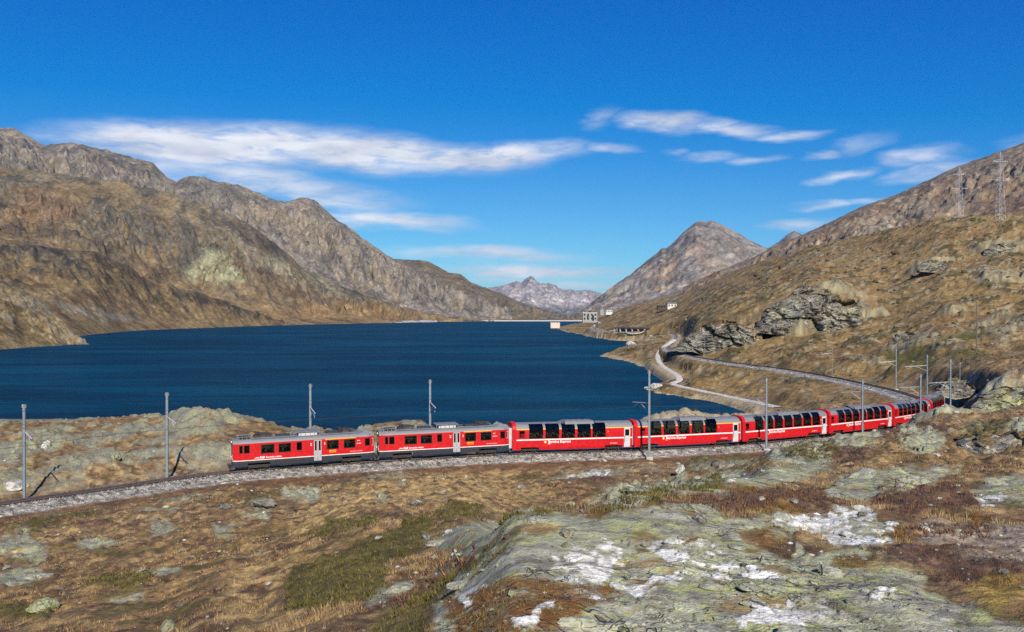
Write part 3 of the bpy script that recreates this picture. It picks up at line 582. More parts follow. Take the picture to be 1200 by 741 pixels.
rockc = put(rockc, sstep(.05, .4, -h1 * .8 + h2 * .5), C(.245, .238, .205))
rockc = put(rockc, near * sstep(.10, .42, h2 * .8 + h3 * .6), C(.325, .345, .165))
rockc = put(rockc, far * .75, C(.245, .225, .195)); rockc = put(rockc, far * sstep(.0, .4, n_md + f3 * .8), C(.135, .125, .112))
rockc = put(rockc, cliff_a * sstep(-.2, .3, f4 + n_md * .6) * .8, C(.155, .155, .145))
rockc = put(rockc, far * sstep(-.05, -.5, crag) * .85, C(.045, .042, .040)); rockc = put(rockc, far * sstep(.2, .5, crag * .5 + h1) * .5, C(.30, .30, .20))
rockc = put(rockc, near * sstep(.10, .02, e1) * .6, C(.085, .072, .055))
grow = sstep(.30, .50, h1 * .6 + h2 * .5 - f1 * .5) * (1 - m_qz)                            # turf in the hollows of the rock
rockc = rockc * (1 - .27 * knoll[..., None])
mr = m_rock * (1 - grow * .85)
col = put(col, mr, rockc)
qmask = sstep(.62, .78, m_qz * .82 + (v2 - .5) * .42 + h2 * .42 + h3 * .25) * sstep(.05, .25, m_qz)
col = put(col, m_qz * .6, C(.33, .34, .24)); col = put(col, qmask, C(.54, .54, .52)); col = put(col, qmask * sstep(.35, .75, v2 + h3 * .2) * .8, C(.68, .68, .66)); col = put(col, qmask * sstep(.25, .10, v2 + h3 * .15) * .7, C(.44, .45, .40)); col = put(col, m_qz * np.maximum(sstep(.10, .02, e2) * sstep(-.5, .1, h1 + h3 * .3), sstep(.06, .015, e1)) * .8, C(.15, .145, .11))
col = put(col, m_rust * sstep(-.5, .2, h2 + .35) * (1 - m_qz), C(.180, .092, .032)); col = put(col, m_rust * sstep(.0, .4, h1 + h3 * .4) * (1 - m_qz) * .8, C(.125, .095, .032))
col = put(col, m_yel, C(.24, .17, .05))
col = put(col, sstep(2.8, 4.2, TD) * sstep(8.5, 5, TD + h1 * 2) * (TSIDE < 0) * (GY < 150) * .85, C(.115, .066, .040))
col = put(col, sstep(4.0, 3.3, TD) * .9, C(.300, .285, .255))
col = put(col, shore * sstep(-.6, .2, h1 + .4) * (LSD < 30), C(.30, .265, .20))
rough_a = np.clip(np.maximum(mr * (1 - qmask), 0), 0, 1)
col = col * (1 + far[..., None] * np.array([.12, .02, -.16], np.float32))
col = np.clip(col * np.array([1.23, 1.19, 1.05], np.float32) * (1 + .22 * np.clip(h3, -1, 1)[..., None]), .01, .78)
cover = np.concatenate([col, rough_a[..., None]], -1)
keep = ~((np.maximum.reduce([GZ3[:-1, :-1], GZ3[1:, :-1], GZ3[:-1, 1:], GZ3[1:, 1:]]) < -1.2) & (GY[:-1, :-1] > 110))
ground = grid_mesh('ground', GX, GY, GZ3, cover, MAT_GROUND, keep)
# the same knoll goes on behind the camera
bx, by = np.meshgrid(np.arange(-140, 141, 5.0), np.arange(-160, 1.6, 4.0)); by[-1] = 1.5
bz = 23.45 - np.abs(bx) * .02 + np.minimum(0, by - 1.5) * .03 + fbm(bx, by, 20, 3, .5, 5) * np.clip(-by / 20, 0, 1)
bcol = np.empty(bx.shape + (4,), np.float32); bcol[:] = (.19, .13, .07, 0.2)
grid_mesh('ground', bx, by, bz, bcol, MAT_GROUND)

def ground_z(x, y):
    """height of the finished ground at a world point"""
    i = np.clip(np.interp(math.log(max(y, 1.5)), f_lD, np.arange(len(f_lD))), 0, len(f_lD) - 1.001)
    j = np.clip(np.interp(600 + x / y * F, f_px, np.arange(len(f_px))), 0, len(f_px) - 1.001)
    a, b = int(i), int(j); u, v = i - a, j - b
    return float((GZ3[a, b] * (1 - u) + GZ3[a + 1, b] * u) * (1 - v) + (GZ3[a, b + 1] * (1 - u) + GZ3[a + 1, b + 1] * u) * v)
def hit(px, py, d0=3, d1=2500):
    """first ground point met looking along a photo column and row"""
    j = int(np.argmin(np.abs(f_px - px))); i0, i1 = np.searchsorted(f_D, d0), np.searchsorted(f_D, d1)
    q = HZ + F * (CZ - GZ3[i0:i1, j]) / f_D[i0:i1]
    k = np.where(q <= py)[0]
    k = k[0] if len(k) else len(q) - 1
    D = float(f_D[i0 + k]); return Vector((Wp(px, D), D, ground_z(Wp(px, D), D)))

# ================================================================ lake
def water_material():
    m = bpy.data.materials.new('lake_water'); m.use_nodes = True; nt = m.node_tree; nt.nodes.clear()
    geo = N(nt, 'ShaderNodeNewGeometry')
    def nz(sx, sy, det=3.0):
        mp = N(nt, 'ShaderNodeMapping'); mp.inputs['Scale'].default_value = (sx, sy, 1); mp.inputs['Rotation'].default_value = (0, 0, R(-12)); L(nt, geo.outputs['Position'], mp.inputs[0])
        n = N(nt, 'ShaderNodeTexNoise', i_Scale=1.0, i_Detail=det, i_Roughness=.6); L(nt, mp.outputs[0], n.inputs['Vector']); return n.outputs[0]
    a, b, c = nz(.28, .55), nz(.05, .12), nz(.006, .02, 4.0)
    h = M(nt, 'ADD', M(nt, 'MULTIPLY', a, .9), M(nt, 'MULTIPLY', b, 2.2))
    bp = N(nt, 'ShaderNodeBump', i_Strength=1.0, i_Distance=1.15); L(nt, h, bp.inputs['Height'])
    base = MIX(nt, RAMP(nt, c, .35, .7), (.0002, .030, .066), (.0008, .064, .120))
    df = N(nt, 'ShaderNodeBsdfDiffuse'); L(nt, base, df.inputs[0]); L(nt, bp.outputs[0], df.inputs['Normal'])
    gl = N(nt, 'ShaderNodeBsdfGlossy', i_Roughness=.16); L(nt, bp.outputs[0], gl.inputs['Normal'])
    fr = N(nt, 'ShaderNodeFresnel', i_IOR=1.33); L(nt, bp.outputs[0], fr.inputs['Normal'])
    mx = N(nt, 'ShaderNodeMixShader'); L(nt, M(nt, 'MINIMUM', M(nt, 'MULTIPLY', fr.outputs[0], .45), .09), mx.inputs[0]); L(nt, df.outputs[0], mx.inputs[1]); L(nt, gl.outputs[0], mx.inputs[2])
    o = N(nt, 'ShaderNodeOutputMaterial'); L(nt, mx.outputs[0], o.inputs[0]); return m
lw = MB(); xs = np.linspace(-2600, 700, 24); ys = np.linspace(112, 2900, 20)
for i in range(len(xs) - 1):
    for j in range(len(ys) - 1):
        lw.add([(xs[i], ys[j], 0), (xs[i + 1], ys[j], 0), (xs[i + 1], ys[j + 1], 0), (xs[i], ys[j + 1], 0)], [(0, 1, 2, 3)])
lake = lw.build('lake', water_material()); tag(lake, kind='structure')

# ================================================================ mountains and far slopes
def ridge(name, crest, base, rows, step, prof, amp, lam, shear, paint, mat, seed, back=.35, jag=1.0, cut=None, bulge=0.0):
    """crest: (photo column, row, distance); base: (photo column, distance, height). A face climbs from base to crest and falls away behind."""
    c = np.array(crest, float); b = np.array(base, float)
    px = np.arange(c[0, 0], c[-1, 0] + .01, step)
    cy, cD = np.interp(px, c[:, 0], c[:, 1]), np.interp(px, c[:, 0], c[:, 2])
    bD, bz = np.interp(px, b[:, 0], b[:, 1]), np.interp(px, b[:, 0], b[:, 2])
    k = np.hanning(13)[1:-1]; k /= k.sum()
    bD = np.convolve(np.pad(bD, 5, 'edge'), k, 'valid'); cDs = np.convolve(np.pad(cD, 5, 'edge'), k, 'valid')
    cz = CZ - (cy - HZ) / F * cDs
    v = np.concatenate([np.linspace(0, 1, rows), 1 + np.linspace(0, 1, max(6, rows // 6))[1:]])[:, None]
    vf = np.minimum(v, 1); vb = np.maximum(v - 1, 0)
    D = bD + (cDs - bD) * vf + vb * (cDs - bD) * back * 2
    shp = prof * vf ** 2.0 + (1 - prof) * (1 - (1 - vf) ** 1.5)
    Z = bz + (cz - bz) * shp - vb ** 1.3 * (cz - bz) * .9
    X = Wp(px[None, :], D); Y = D.copy()
    s = X + Y * shear; t = Y - X * shear * .6
    sp = np.maximum(D * .00085, .4)
    big = .40 * fbm(s, t * .8, lam, 4, .55, seed, sp, ridged=True) + .8 * fbm(X, Y * .8, lam * 1.3, 4, .5, seed + 9, sp)
    med = fbm(s * 1.2, t * .75, lam * .30, 5, .6, seed + 20, sp, ridged=True)
    sml = fbm(X, Y, lam * .07, 4, .6, seed + 40, sp)
    fc, fe = facets(s, t * .7, lam * .12, seed)
    fade = sstep(paint.apron * .4, paint.apron + .25, vf) * (1 - sstep(.70, 1.0, vf) * .88)
    rock = paint_rock(px, vf, cy, s, t, big, med, sml, lam, seed, paint)
    oc = sstep(.10, .26, fbm(X + Y * .9, (Y - X * .5) * .8, lam * .42, 5, .62, seed + 98, sp) + .25 * med) * sstep(paint.oc[0], paint.oc[0] + .2, vf) * (1 - sstep(paint.oc[1] - .18, paint.oc[1], vf))
    Z = Z + amp * fade * (big * 1.0 + med * (.20 + .32 * rock)) + amp * .15 * sml * (.25 + .75 * rock) * sstep(0, .1, vf) * jag * (1 - .5 * sstep(.85, 1, vf)) + amp * .16 * fc * rock * sstep(0.02, .2, vf) * jag * (1 - .8 * sstep(.85, 1, vf)) + oc * amp * .34 * (1 + 1.2 * fc + .8 * sml)
    Y = Y - amp * .25 * fc * np.maximum(rock, oc) * fade
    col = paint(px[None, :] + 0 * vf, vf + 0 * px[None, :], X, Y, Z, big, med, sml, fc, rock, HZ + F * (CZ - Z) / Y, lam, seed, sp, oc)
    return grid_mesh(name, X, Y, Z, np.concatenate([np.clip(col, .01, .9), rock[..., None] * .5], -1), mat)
def paint_rock(px, vf, cy, s, t, big, med, sml, lam, seed, paint):
    lo, hi, gain = paint.rk
    n = fbm(s, t * .5, lam * .9, 5, .6, seed + 60)
    return np.clip(sstep(lo, hi, vf + n * gain + med * .12), 0, 1).astype(np.float32)
GAIN_M = np.array([1.02, .96, .83], np.float32)
def make_paint(rk, grass, dry, dark, rock, rock2, scree, pale=None, junip=0.0, palefn=None, oc=(.15, .85), apron=.15):
    def paint(px, vf, X, Y, Z, big, med, sml, fc, rockm, py, lam, seed, sp, oc):
        a = fbm(X, Y * .6, lam * .5, 5, .62, seed + 80, sp); b = fbm(X + Y * .5, Y * .7, lam * .2, 5, .62, seed + 84, sp); d = fbm(X, Y, lam * .05, 4, .65, seed + 88, sp)
        c = np.empty(X.shape + (3,), np.float32); c[:] = C(*grass)
        c = put(c, sstep(-.15, .35, a + b * .4) * .85, C(*dry)); c = put(c, sstep(.05, .45, -a * .5 + b + d * .3) * .75, C(*dark))
        if junip: c = put(c, sstep(.22, .4, b * .8 + d * .3 - a * .2) * junip, C(.065, .058, .03))
        c = put(c, sstep(.32, .5, d * .8 + sml * .3) * .6, C(*scree))
        lv = sstep(apron + .25, apron * .6, vf + a * .15) * .8; hb = fbm(X * .22, Y * 1.1, lam * .16, 5, .62, seed + 77, sp)
        c = put(c, lv * sstep(-.3, .2, hb), C(*dry) * 1.12); c = put(c, lv * sstep(.12, .4, hb + d * .3) * .8, C(*grass) * .8); c = put(c, lv * sstep(.2, .45, -hb + d * .4) * .8, C(*dark))
        rc = np.empty_like(c); rc[:] = C(*rock)
        rc = put(rc, sstep(-.1, .4, b + d * .5 + fc * .3) * .8, C(*rock2)); rc = put(rc, sstep(.2, .5, -med * .5 + d * .6) * .45, C(*scree)); rc = put(rc, sstep(.2, .5, a - b * .3) * .6, C(*grass))
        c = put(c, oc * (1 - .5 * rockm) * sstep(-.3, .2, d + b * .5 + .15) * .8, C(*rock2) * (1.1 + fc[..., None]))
        c = put(c, rockm * sstep(-.45, .1, d + b * .6 + .25), rc)
        if palefn is not None:
            for poly, cc, st in palefn:
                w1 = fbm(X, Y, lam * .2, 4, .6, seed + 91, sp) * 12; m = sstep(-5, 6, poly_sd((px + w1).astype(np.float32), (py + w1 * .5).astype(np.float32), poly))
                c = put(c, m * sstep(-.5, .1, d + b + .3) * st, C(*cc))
        return GAIN_M * c * (1 + .28 * np.clip(d, -1, 1)[..., None] + .25 * np.clip(fbm(X, Y, lam * .025, 3, .7, seed + 95, sp * .6), -1, 1)[..., None]) * (1 - .35 * (rockm * sstep(.0, -.9, med))[..., None])  # last factor darkens rock hollows, painting shade into the gullies
    paint.rk = rk; paint.oc = oc; paint.apron = apron
    return paint

P_L1 = make_paint((.6, 1.1, .5), (.180, .138, .072), (.23, .178, .10), (.085, .062, .042), (.21, .20, .16), (.12, .11, .095), (.30, .29, .21), oc=(0.3, 1.0))
P_L2 = make_paint((.66, .92, .35), (.195, .142, .074), (.245, .185, .098), (.095, .068, .042), (.115, .105, .09), (.042, .038, .036), (.25, .23, .18), palefn=[([(60, 352), (110, 362), (165, 373), (120, 376), (80, 367)], (.30, .285, .25), .75), ([(100, 300), (150, 312), (190, 336), (176, 342), (140, 322), (98, 308)], (.035, .033, .032), .8), ([(196, 340), (225, 342), (262, 356), (240, 358), (205, 350)], (.04, .037, .035), .75), ([(30, 318), (55, 322), (60, 336), (40, 332)], (.09, .065, .04), .7), ([(60, 330), (120, 345), (180, 365), (110, 352)], (.115, .075, .048), .6)], oc=(0.6, 1.08), apron=.35)  # near-black rock tone and crest patches also paint in shade of steep faces
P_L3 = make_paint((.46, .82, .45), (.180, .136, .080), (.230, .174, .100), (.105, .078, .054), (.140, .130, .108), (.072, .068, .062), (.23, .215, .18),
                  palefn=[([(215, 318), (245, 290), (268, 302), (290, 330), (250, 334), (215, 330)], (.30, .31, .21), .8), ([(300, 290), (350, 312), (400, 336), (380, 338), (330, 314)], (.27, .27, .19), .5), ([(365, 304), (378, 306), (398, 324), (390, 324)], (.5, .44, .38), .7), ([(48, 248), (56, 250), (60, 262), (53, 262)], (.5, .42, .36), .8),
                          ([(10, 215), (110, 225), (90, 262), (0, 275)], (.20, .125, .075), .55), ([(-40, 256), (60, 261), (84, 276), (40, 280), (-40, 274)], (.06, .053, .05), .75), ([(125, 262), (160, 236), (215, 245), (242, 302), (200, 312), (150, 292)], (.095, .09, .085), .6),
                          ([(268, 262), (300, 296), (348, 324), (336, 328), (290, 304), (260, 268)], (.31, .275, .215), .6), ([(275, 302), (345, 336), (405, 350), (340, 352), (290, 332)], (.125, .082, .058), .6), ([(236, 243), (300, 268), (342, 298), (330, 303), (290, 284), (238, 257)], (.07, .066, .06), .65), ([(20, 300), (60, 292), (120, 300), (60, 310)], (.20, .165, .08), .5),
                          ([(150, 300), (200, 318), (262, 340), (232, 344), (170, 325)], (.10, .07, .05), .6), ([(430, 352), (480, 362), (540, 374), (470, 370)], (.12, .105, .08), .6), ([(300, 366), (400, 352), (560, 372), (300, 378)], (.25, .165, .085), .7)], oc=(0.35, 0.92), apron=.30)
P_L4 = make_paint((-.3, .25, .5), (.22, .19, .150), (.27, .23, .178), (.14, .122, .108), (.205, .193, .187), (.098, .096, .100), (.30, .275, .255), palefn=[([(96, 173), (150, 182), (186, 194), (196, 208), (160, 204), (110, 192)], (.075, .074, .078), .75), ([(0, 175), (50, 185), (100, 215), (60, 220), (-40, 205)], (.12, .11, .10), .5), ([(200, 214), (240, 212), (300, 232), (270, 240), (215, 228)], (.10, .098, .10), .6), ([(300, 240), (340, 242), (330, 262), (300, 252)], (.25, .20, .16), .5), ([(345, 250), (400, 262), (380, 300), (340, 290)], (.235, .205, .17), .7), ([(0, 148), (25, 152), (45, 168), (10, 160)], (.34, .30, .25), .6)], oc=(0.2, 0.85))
P_L5 = make_paint((.3, .8, .6), (.15, .12, .075), (.20, .16, .10), (.10, .082, .06), (.155, .145, .125), (.10, .095, .085), (.25, .23, .19), oc=(0.3, 0.85))
P_R = make_paint((.35, .9, .6), (.215, .150, .105), (.265, .195, .13), (.13, .088, .065), (.21, .185, .16), (.135, .125, .115), (.34, .29, .22), palefn=[([(985, 262), (1040, 240), (1090, 232), (1050, 262), (1000, 280)], (.30, .27, .22), .5)], oc=(0.3, 0.85))
P_C = make_paint((-.2, .35, .4), (.23, .20, .16), (.28, .235, .19), (.18, .165, .155), (.255, .24, .24), (.165, .16, .168), (.30, .28, .28), palefn=[([(755, 325), (790, 300), (800, 310), (770, 345)], (.30, .215, .15), .6), ([(815, 290), (822, 280), (840, 330), (832, 335)], (.27, .17, .15), .6)], oc=(2, 3))
P_S = make_paint((-.5, .1, .3), (.28, .27, .30), (.32, .31, .33), (.19, .19, .23), (.35, .335, .37), (.25, .245, .28), (.62, .62, .66), palefn=[([(600, 352), (640, 342), (690, 352), (680, 358), (640, 356), (610, 362)], (.5, .48, .48), .6), ([(585, 358), (720, 358), (720, 380), (585, 380)], (.07, .085, .10), .8)], oc=(2, 3))

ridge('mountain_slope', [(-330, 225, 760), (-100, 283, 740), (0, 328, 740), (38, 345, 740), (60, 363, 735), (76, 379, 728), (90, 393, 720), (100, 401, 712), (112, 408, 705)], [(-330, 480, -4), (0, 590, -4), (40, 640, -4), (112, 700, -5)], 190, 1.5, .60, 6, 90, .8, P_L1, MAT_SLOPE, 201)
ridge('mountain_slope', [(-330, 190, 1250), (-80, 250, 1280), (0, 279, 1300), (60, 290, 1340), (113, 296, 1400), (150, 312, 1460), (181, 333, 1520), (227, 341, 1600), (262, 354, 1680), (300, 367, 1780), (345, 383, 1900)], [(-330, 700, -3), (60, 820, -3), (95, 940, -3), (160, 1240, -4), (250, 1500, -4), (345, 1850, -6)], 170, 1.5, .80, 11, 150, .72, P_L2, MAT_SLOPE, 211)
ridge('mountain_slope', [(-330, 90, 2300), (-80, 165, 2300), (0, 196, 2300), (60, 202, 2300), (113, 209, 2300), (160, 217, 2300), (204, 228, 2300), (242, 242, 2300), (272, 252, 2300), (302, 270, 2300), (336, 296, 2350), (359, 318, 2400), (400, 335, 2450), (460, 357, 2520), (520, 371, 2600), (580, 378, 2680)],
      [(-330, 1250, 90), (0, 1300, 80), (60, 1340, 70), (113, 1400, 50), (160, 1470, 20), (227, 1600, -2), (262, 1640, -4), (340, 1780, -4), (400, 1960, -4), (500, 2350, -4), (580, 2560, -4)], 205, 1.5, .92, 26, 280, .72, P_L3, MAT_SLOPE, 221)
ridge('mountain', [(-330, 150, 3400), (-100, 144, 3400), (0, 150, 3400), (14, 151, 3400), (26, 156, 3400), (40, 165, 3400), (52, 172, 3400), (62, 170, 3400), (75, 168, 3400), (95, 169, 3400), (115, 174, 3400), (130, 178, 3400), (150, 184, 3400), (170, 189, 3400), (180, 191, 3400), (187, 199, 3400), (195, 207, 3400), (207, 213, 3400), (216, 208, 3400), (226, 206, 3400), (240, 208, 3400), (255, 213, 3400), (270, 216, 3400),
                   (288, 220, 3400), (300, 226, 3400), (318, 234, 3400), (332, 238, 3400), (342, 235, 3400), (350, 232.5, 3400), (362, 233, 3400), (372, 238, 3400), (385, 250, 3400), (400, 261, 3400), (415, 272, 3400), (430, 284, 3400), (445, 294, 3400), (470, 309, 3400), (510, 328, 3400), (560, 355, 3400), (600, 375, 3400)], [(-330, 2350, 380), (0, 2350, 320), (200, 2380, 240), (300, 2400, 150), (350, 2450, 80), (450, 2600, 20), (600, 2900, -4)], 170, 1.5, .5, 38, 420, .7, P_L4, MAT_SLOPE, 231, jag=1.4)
ridge('mountain_slope', [(330, 335, 3900), (400, 318, 3900), (440, 304, 3900), (462, 304, 3900), (480, 305, 3900), (500, 306, 3900), (512, 311, 3900), (525, 319, 3900), (540, 322, 3900), (552, 331, 3900), (568, 337, 3900), (590, 345, 3900), (612, 355, 3900), (640, 366, 3900), (668, 374, 3900), (700, 379, 3900)], [(330, 2750, -4), (450, 2780, -4), (560, 2800, -4), (700, 2830, -6)], 110, 1.5, .75, 22, 300, .6, P_L5, MAT_SLOPE, 241)
ridge('mountain', [(800, 338, 2300), (840, 318, 2300), (880, 303, 2300), (905, 290, 2300), (930, 279, 2300), (960, 266, 2300), (1000, 247, 2300), (1030, 235, 2300), (1048, 229, 2300), (1080, 215, 2300), (1105, 203, 2300), (1120, 196, 2300), (1160, 181, 2300), (1200, 167, 2300), (1300, 135, 2300), (1500, 90, 2300)], [(800, 1500, 20), (1000, 1250, 70), (1200, 1050, 80), (1500, 1050, 90)], 150, 1.6, .45, 17, 300, -.6, P_R, MAT_SLOPE, 251)
ridge('mountain_peak', [(640, 392, 5200), (670, 372, 5200), (690, 358, 5200), (705, 347, 5200), (722, 334, 5200), (740, 322, 5200), (756, 308, 5200), (770, 297, 5200), (776, 291, 5200), (780, 292, 5200), (790, 284, 5200), (800, 273, 5200), (808, 266, 5200), (815, 260, 5200), (822, 259, 5200), (828, 260, 5200), (834, 258, 5200), (842, 261, 5200), (852, 266, 5200), (862, 272, 5200), (874, 279, 5200), (890, 287, 5200), (910, 295, 5200), (960, 312, 5200)],
      [(640, 3600, 0), (800, 3500, 20), (960, 3700, 60)], 140, 1.4, .42, 42, 620, .3, P_C, MAT_FAR, 261, jag=.7)
ridge('mountain_peak', [(880, 310, 9000), (900, 291, 9000), (912, 284, 9000), (922, 275, 9000), (931, 270.5, 9000), (938, 274, 9000), (950, 280, 9000), (980, 296, 9000)], [(880, 7500, 300), (980, 7500, 300)], 60, 1.2, .5, 40, 700, .3, P_C, MAT_FAR, 271)
ridge('snowy_mountain', [(470, 345, 16000), (530, 343, 16000), (560, 340, 16000), (580, 336, 16000), (592, 334, 16000), (600, 331, 16000), (606, 329.5, 16000), (611, 331, 16000), (617, 326, 16000), (622, 323, 16000), (628, 329, 16000), (636, 334.5, 16000), (642, 333, 16000), (646, 332, 16000), (652, 336, 16000), (660, 340, 16000), (668, 339, 16000), (676, 341, 16000), (690, 340, 16000), (700, 343, 16000), (720, 350, 16000), (760, 360, 16000)],
      [(470, 9500, -120), (600, 9000, -120), (760, 9500, -120)], 110, 1.1, .4, 100, 1500, .3, P_S, MAT_FAR, 281, jag=1.3)
# low valley floor between the dam and the far peaks, and land beyond the hills on either side, so that the ground runs to the horizon
vx, vy = np.meshgrid(np.linspace(-9000, 9000, 60), np.linspace(2780, 30000, 60))
vz = -40 - (vy - 2780) * .004 + fbm(vx, vy, 1500, 4, .5, 300) * 25
vcol = np.empty(vx.shape + (4,), np.float32); vcol[:] = (.13, .11, .075, 0)
grid_mesh('valley_floor', vx, vy, vz, vcol, MAT_FAR)

# ================================================================ object materials
def paint_mat(name, c, rough=.4, metal=0.0, var=.10, dirt=0.0, spec=.4, scale=2.5):
    m = bpy.data.materials.new(name); m.use_nodes = True; nt = m.node_tree; pb = nt.nodes['Principled BSDF']
    tc = N(nt, 'ShaderNodeTexCoord'); nz = N(nt, 'ShaderNodeTexNoise', i_Scale=scale, i_Detail=5.0, i_Roughness=.65); L(nt, tc.outputs['Object'], nz.inputs['Vector'])
    v = RAMP(nt, nz.outputs[0], .3, .7, 1 - var, 1 + var); vc = N(nt, 'ShaderNodeCombineColor'); [L(nt, v, vc.inputs[i]) for i in range(3)]
    cc = MIX(nt, 1.0, c, vc.outputs[0], 'MULTIPLY')
    if dirt:
        n2 = N(nt, 'ShaderNodeTexNoise', i_Scale=scale * 3, i_Detail=6.0, i_Roughness=.7); L(nt, tc.outputs['Object'], n2.inputs['Vector'])
        cc = MIX(nt, RAMP(nt, n2.outputs[0], .45, .75, 0, dirt), cc, (.12, .10, .08))
    L(nt, cc, pb.inputs['Base Color']); pb.inputs['Roughness'].default_value = rough; pb.inputs['Metallic'].default_value = metal; pb.inputs['Specular IOR Level'].default_value = spec
    L(nt, RAMP(nt, nz.outputs[0], .3, .7, rough - .06, rough + .1), pb.inputs['Roughness'])
    return m
def glass_mat(name, tint, gloss=.10):
    m = bpy.data.materials.new(name); m.use_nodes = True; nt = m.node_tree; nt.nodes.clear()
    tr = N(nt, 'ShaderNodeBsdfTransparent'); tr.inputs[0].default_value = (*tint, 1)
    gl = N(nt, 'ShaderNodeBsdfGlossy', i_Roughness=.05); gl.inputs[0].default_value = (.9, .95, 1, 1)
    fr = N(nt, 'ShaderNodeFresnel', i_IOR=1.45); mx = N(nt, 'ShaderNodeMixShader'); L(nt, fr.outputs[0], mx.inputs[0]); L(nt, tr.outputs[0], mx.inputs[1]); L(nt, gl.outputs[0], mx.inputs[2])
    o = N(nt, 'ShaderNodeOutputMaterial'); L(nt, mx.outputs[0], o.inputs[0]); return m
RED = paint_mat('red_paint', (.52, .009, .013), .36, var=.12, dirt=.22, spec=.3)
WHITE = paint_mat('white_paint', (.78, .77, .74), .4, dirt=.10)
YELLOW = paint_mat('yellow_paint', (.80, .42, .02), .4)
SILVER = paint_mat('silver_roof', (.20, .205, .215), .6, metal=.15, dirt=.25)
DOORG = paint_mat('grey_door_paint', (.36, .37, .38), .45, dirt=.15)
LGREY = paint_mat('light_grey_paint', (.52, .53, .54), .45, dirt=.12)
SKIRT = paint_mat('dark_grey_skirt', (.030, .034, .045), .55, dirt=.35)
DARK = paint_mat('running_gear', (.032, .030, .028), .75, var=.3, dirt=.6)
BLACK = paint_mat('black_rubber', (.012, .012, .013), .6)
STEEL = paint_mat('galvanised_steel', (.24, .28, .31), .5, metal=.25, var=.12, dirt=.12)
RAILM = paint_mat('rail_steel', (.085, .055, .040), .55, metal=.3, var=.2)
RAILTOP = paint_mat('polished_rail_head', (.45, .44, .43), .28, metal=.9)
SLEEPM = paint_mat('sleeper_steel', (.060, .042, .032), .8, var=.35, dirt=.4)
CONC = paint_mat('concrete', (.42, .40, .36), .9, var=.18, dirt=.2)
INSUL = paint_mat('brown_insulator', (.10, .045, .03), .3)
GLASS = glass_mat('tinted_glass', (.26, .29, .27)); GLASSD = glass_mat('dark_cab_glass', (.10, .11, .10))
INTER = paint_mat('interior_lining', (.12, .11, .10), .8); SEATM = paint_mat('seat_fabric', (.07, .05, .045), .9); SEATP = paint_mat('seat_headrest', (.36, .33, .28), .9)
LAMPM = paint_mat('headlight_glass', (.8, .8, .75), .15)

# ================================================================ ballast bed, track
def strip_frames(s0, s1, ds):
    out = []
    for s in np.arange(s0, s1 + .001, ds):
        p, t = trk_at(s); n = Vector((t.y, -t.x, 0)).normalized(); out.append((p, n))          # n points to the camera side on the near leg
    return out
BED = [(-4.5, -1.1), (-4.1, -.64), (-3.6, -.58), (-3.1, -.55), (-2.7, -.53), (-2.3, -.47), (-2.0, -.38), (-1.75, -.28), (-1.5, -.20), (-1.2, -.20), (-.9, -.21), (-.6, -.22), (-.3, -.22), (0, -.22),
       (.3, -.22), (.6, -.22), (.9, -.21), (1.2, -.20), (1.45, -.21), (1.65, -.29), (1.85, -.38), (2.05, -.46), (2.3, -.54), (2.55, -.61), (2.8, -.66), (3.0, -.70), (3.3, -1.15)]
def bed(s0, s1, ds, sc=1.0):
    fr = strip_frames(s0, s1, ds)
    X = np.array([[p.x + n.x * o * sc for o, _ in BED] for p, n in fr]); Y = np.array([[p.y + n.y * o * sc for o, _ in BED] for p, n in fr]); Z = np.array([[p.z + z for _, z in BED] for p, n in fr])
    O = np.array([[o for o, _ in BED]] * len(fr))
    q = RNG.normal(0, 1, X.shape)
    Z = Z + q * .022 + fbm(X, Y, 1.2, 3, .6, 401) * .05 * (np.abs(O) > 1.6)
    c = np.empty(X.shape + (4,), np.float32); c[..., 3] = 0
    base = np.clip(.255 + .14 * RNG.normal(0, 1, X.shape) + fbm(X, Y, 2.5, 3, .6, 402) * .05, .08, .6)
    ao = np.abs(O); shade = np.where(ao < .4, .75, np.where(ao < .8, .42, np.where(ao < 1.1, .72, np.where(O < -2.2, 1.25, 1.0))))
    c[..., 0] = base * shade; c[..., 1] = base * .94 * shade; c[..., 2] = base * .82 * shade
    return X, Y, Z, c
MAT_BED = earth_material('ballast_stone', 9.0, .8, .06, lichen=False)
S_FRONT = trk_s_near(-31.95, 100); S_RET = trk_s_near(88, 288); S_END = float(TRK_S[-1])
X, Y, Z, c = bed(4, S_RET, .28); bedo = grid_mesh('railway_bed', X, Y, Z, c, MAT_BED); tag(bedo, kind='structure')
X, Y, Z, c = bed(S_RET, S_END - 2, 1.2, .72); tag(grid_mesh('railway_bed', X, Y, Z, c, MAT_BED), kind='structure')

track = empty('railway_track', trk_at(S_FRONT - 8)[0], 0, 'single metre gauge railway track curving round the lake on pale ballast', 'railway track')
TL = Vector(track.location)
def rail_mb(off, s0, s1, head):
    v = []; f = []
    prof = [(-.06, -.145), (.06, -.145), (.045, -.05), (.036, -.004), (-.036, -.004), (-.045, -.05)] if not head else [(-.033, -.006), (.033, -.006), (.033, .002), (-.033, .002)]
    k = len(prof)
    fr = strip_frames(s0, s1, 1.5)
    for (p, n) in fr: v += [(p.x + n.x * (off + a) - TL.x, p.y + n.y * (off + a) - TL.y, p.z + b - TL.z) for a, b in prof]
    for i in range(len(fr) - 1): f += [(i * k + j, i * k + (j + 1) % k, (i + 1) * k + (j + 1) % k, (i + 1) * k + j) for j in range(k)]
    return MB().add(v, f)
for off in (-.535, .535):
    r = rail_mb(off, 5, S_END - 4, False).build('rail', RAILM, track)
    rail_mb(off, 5, S_END - 4, True).build('rail_head', RAILTOP, r)
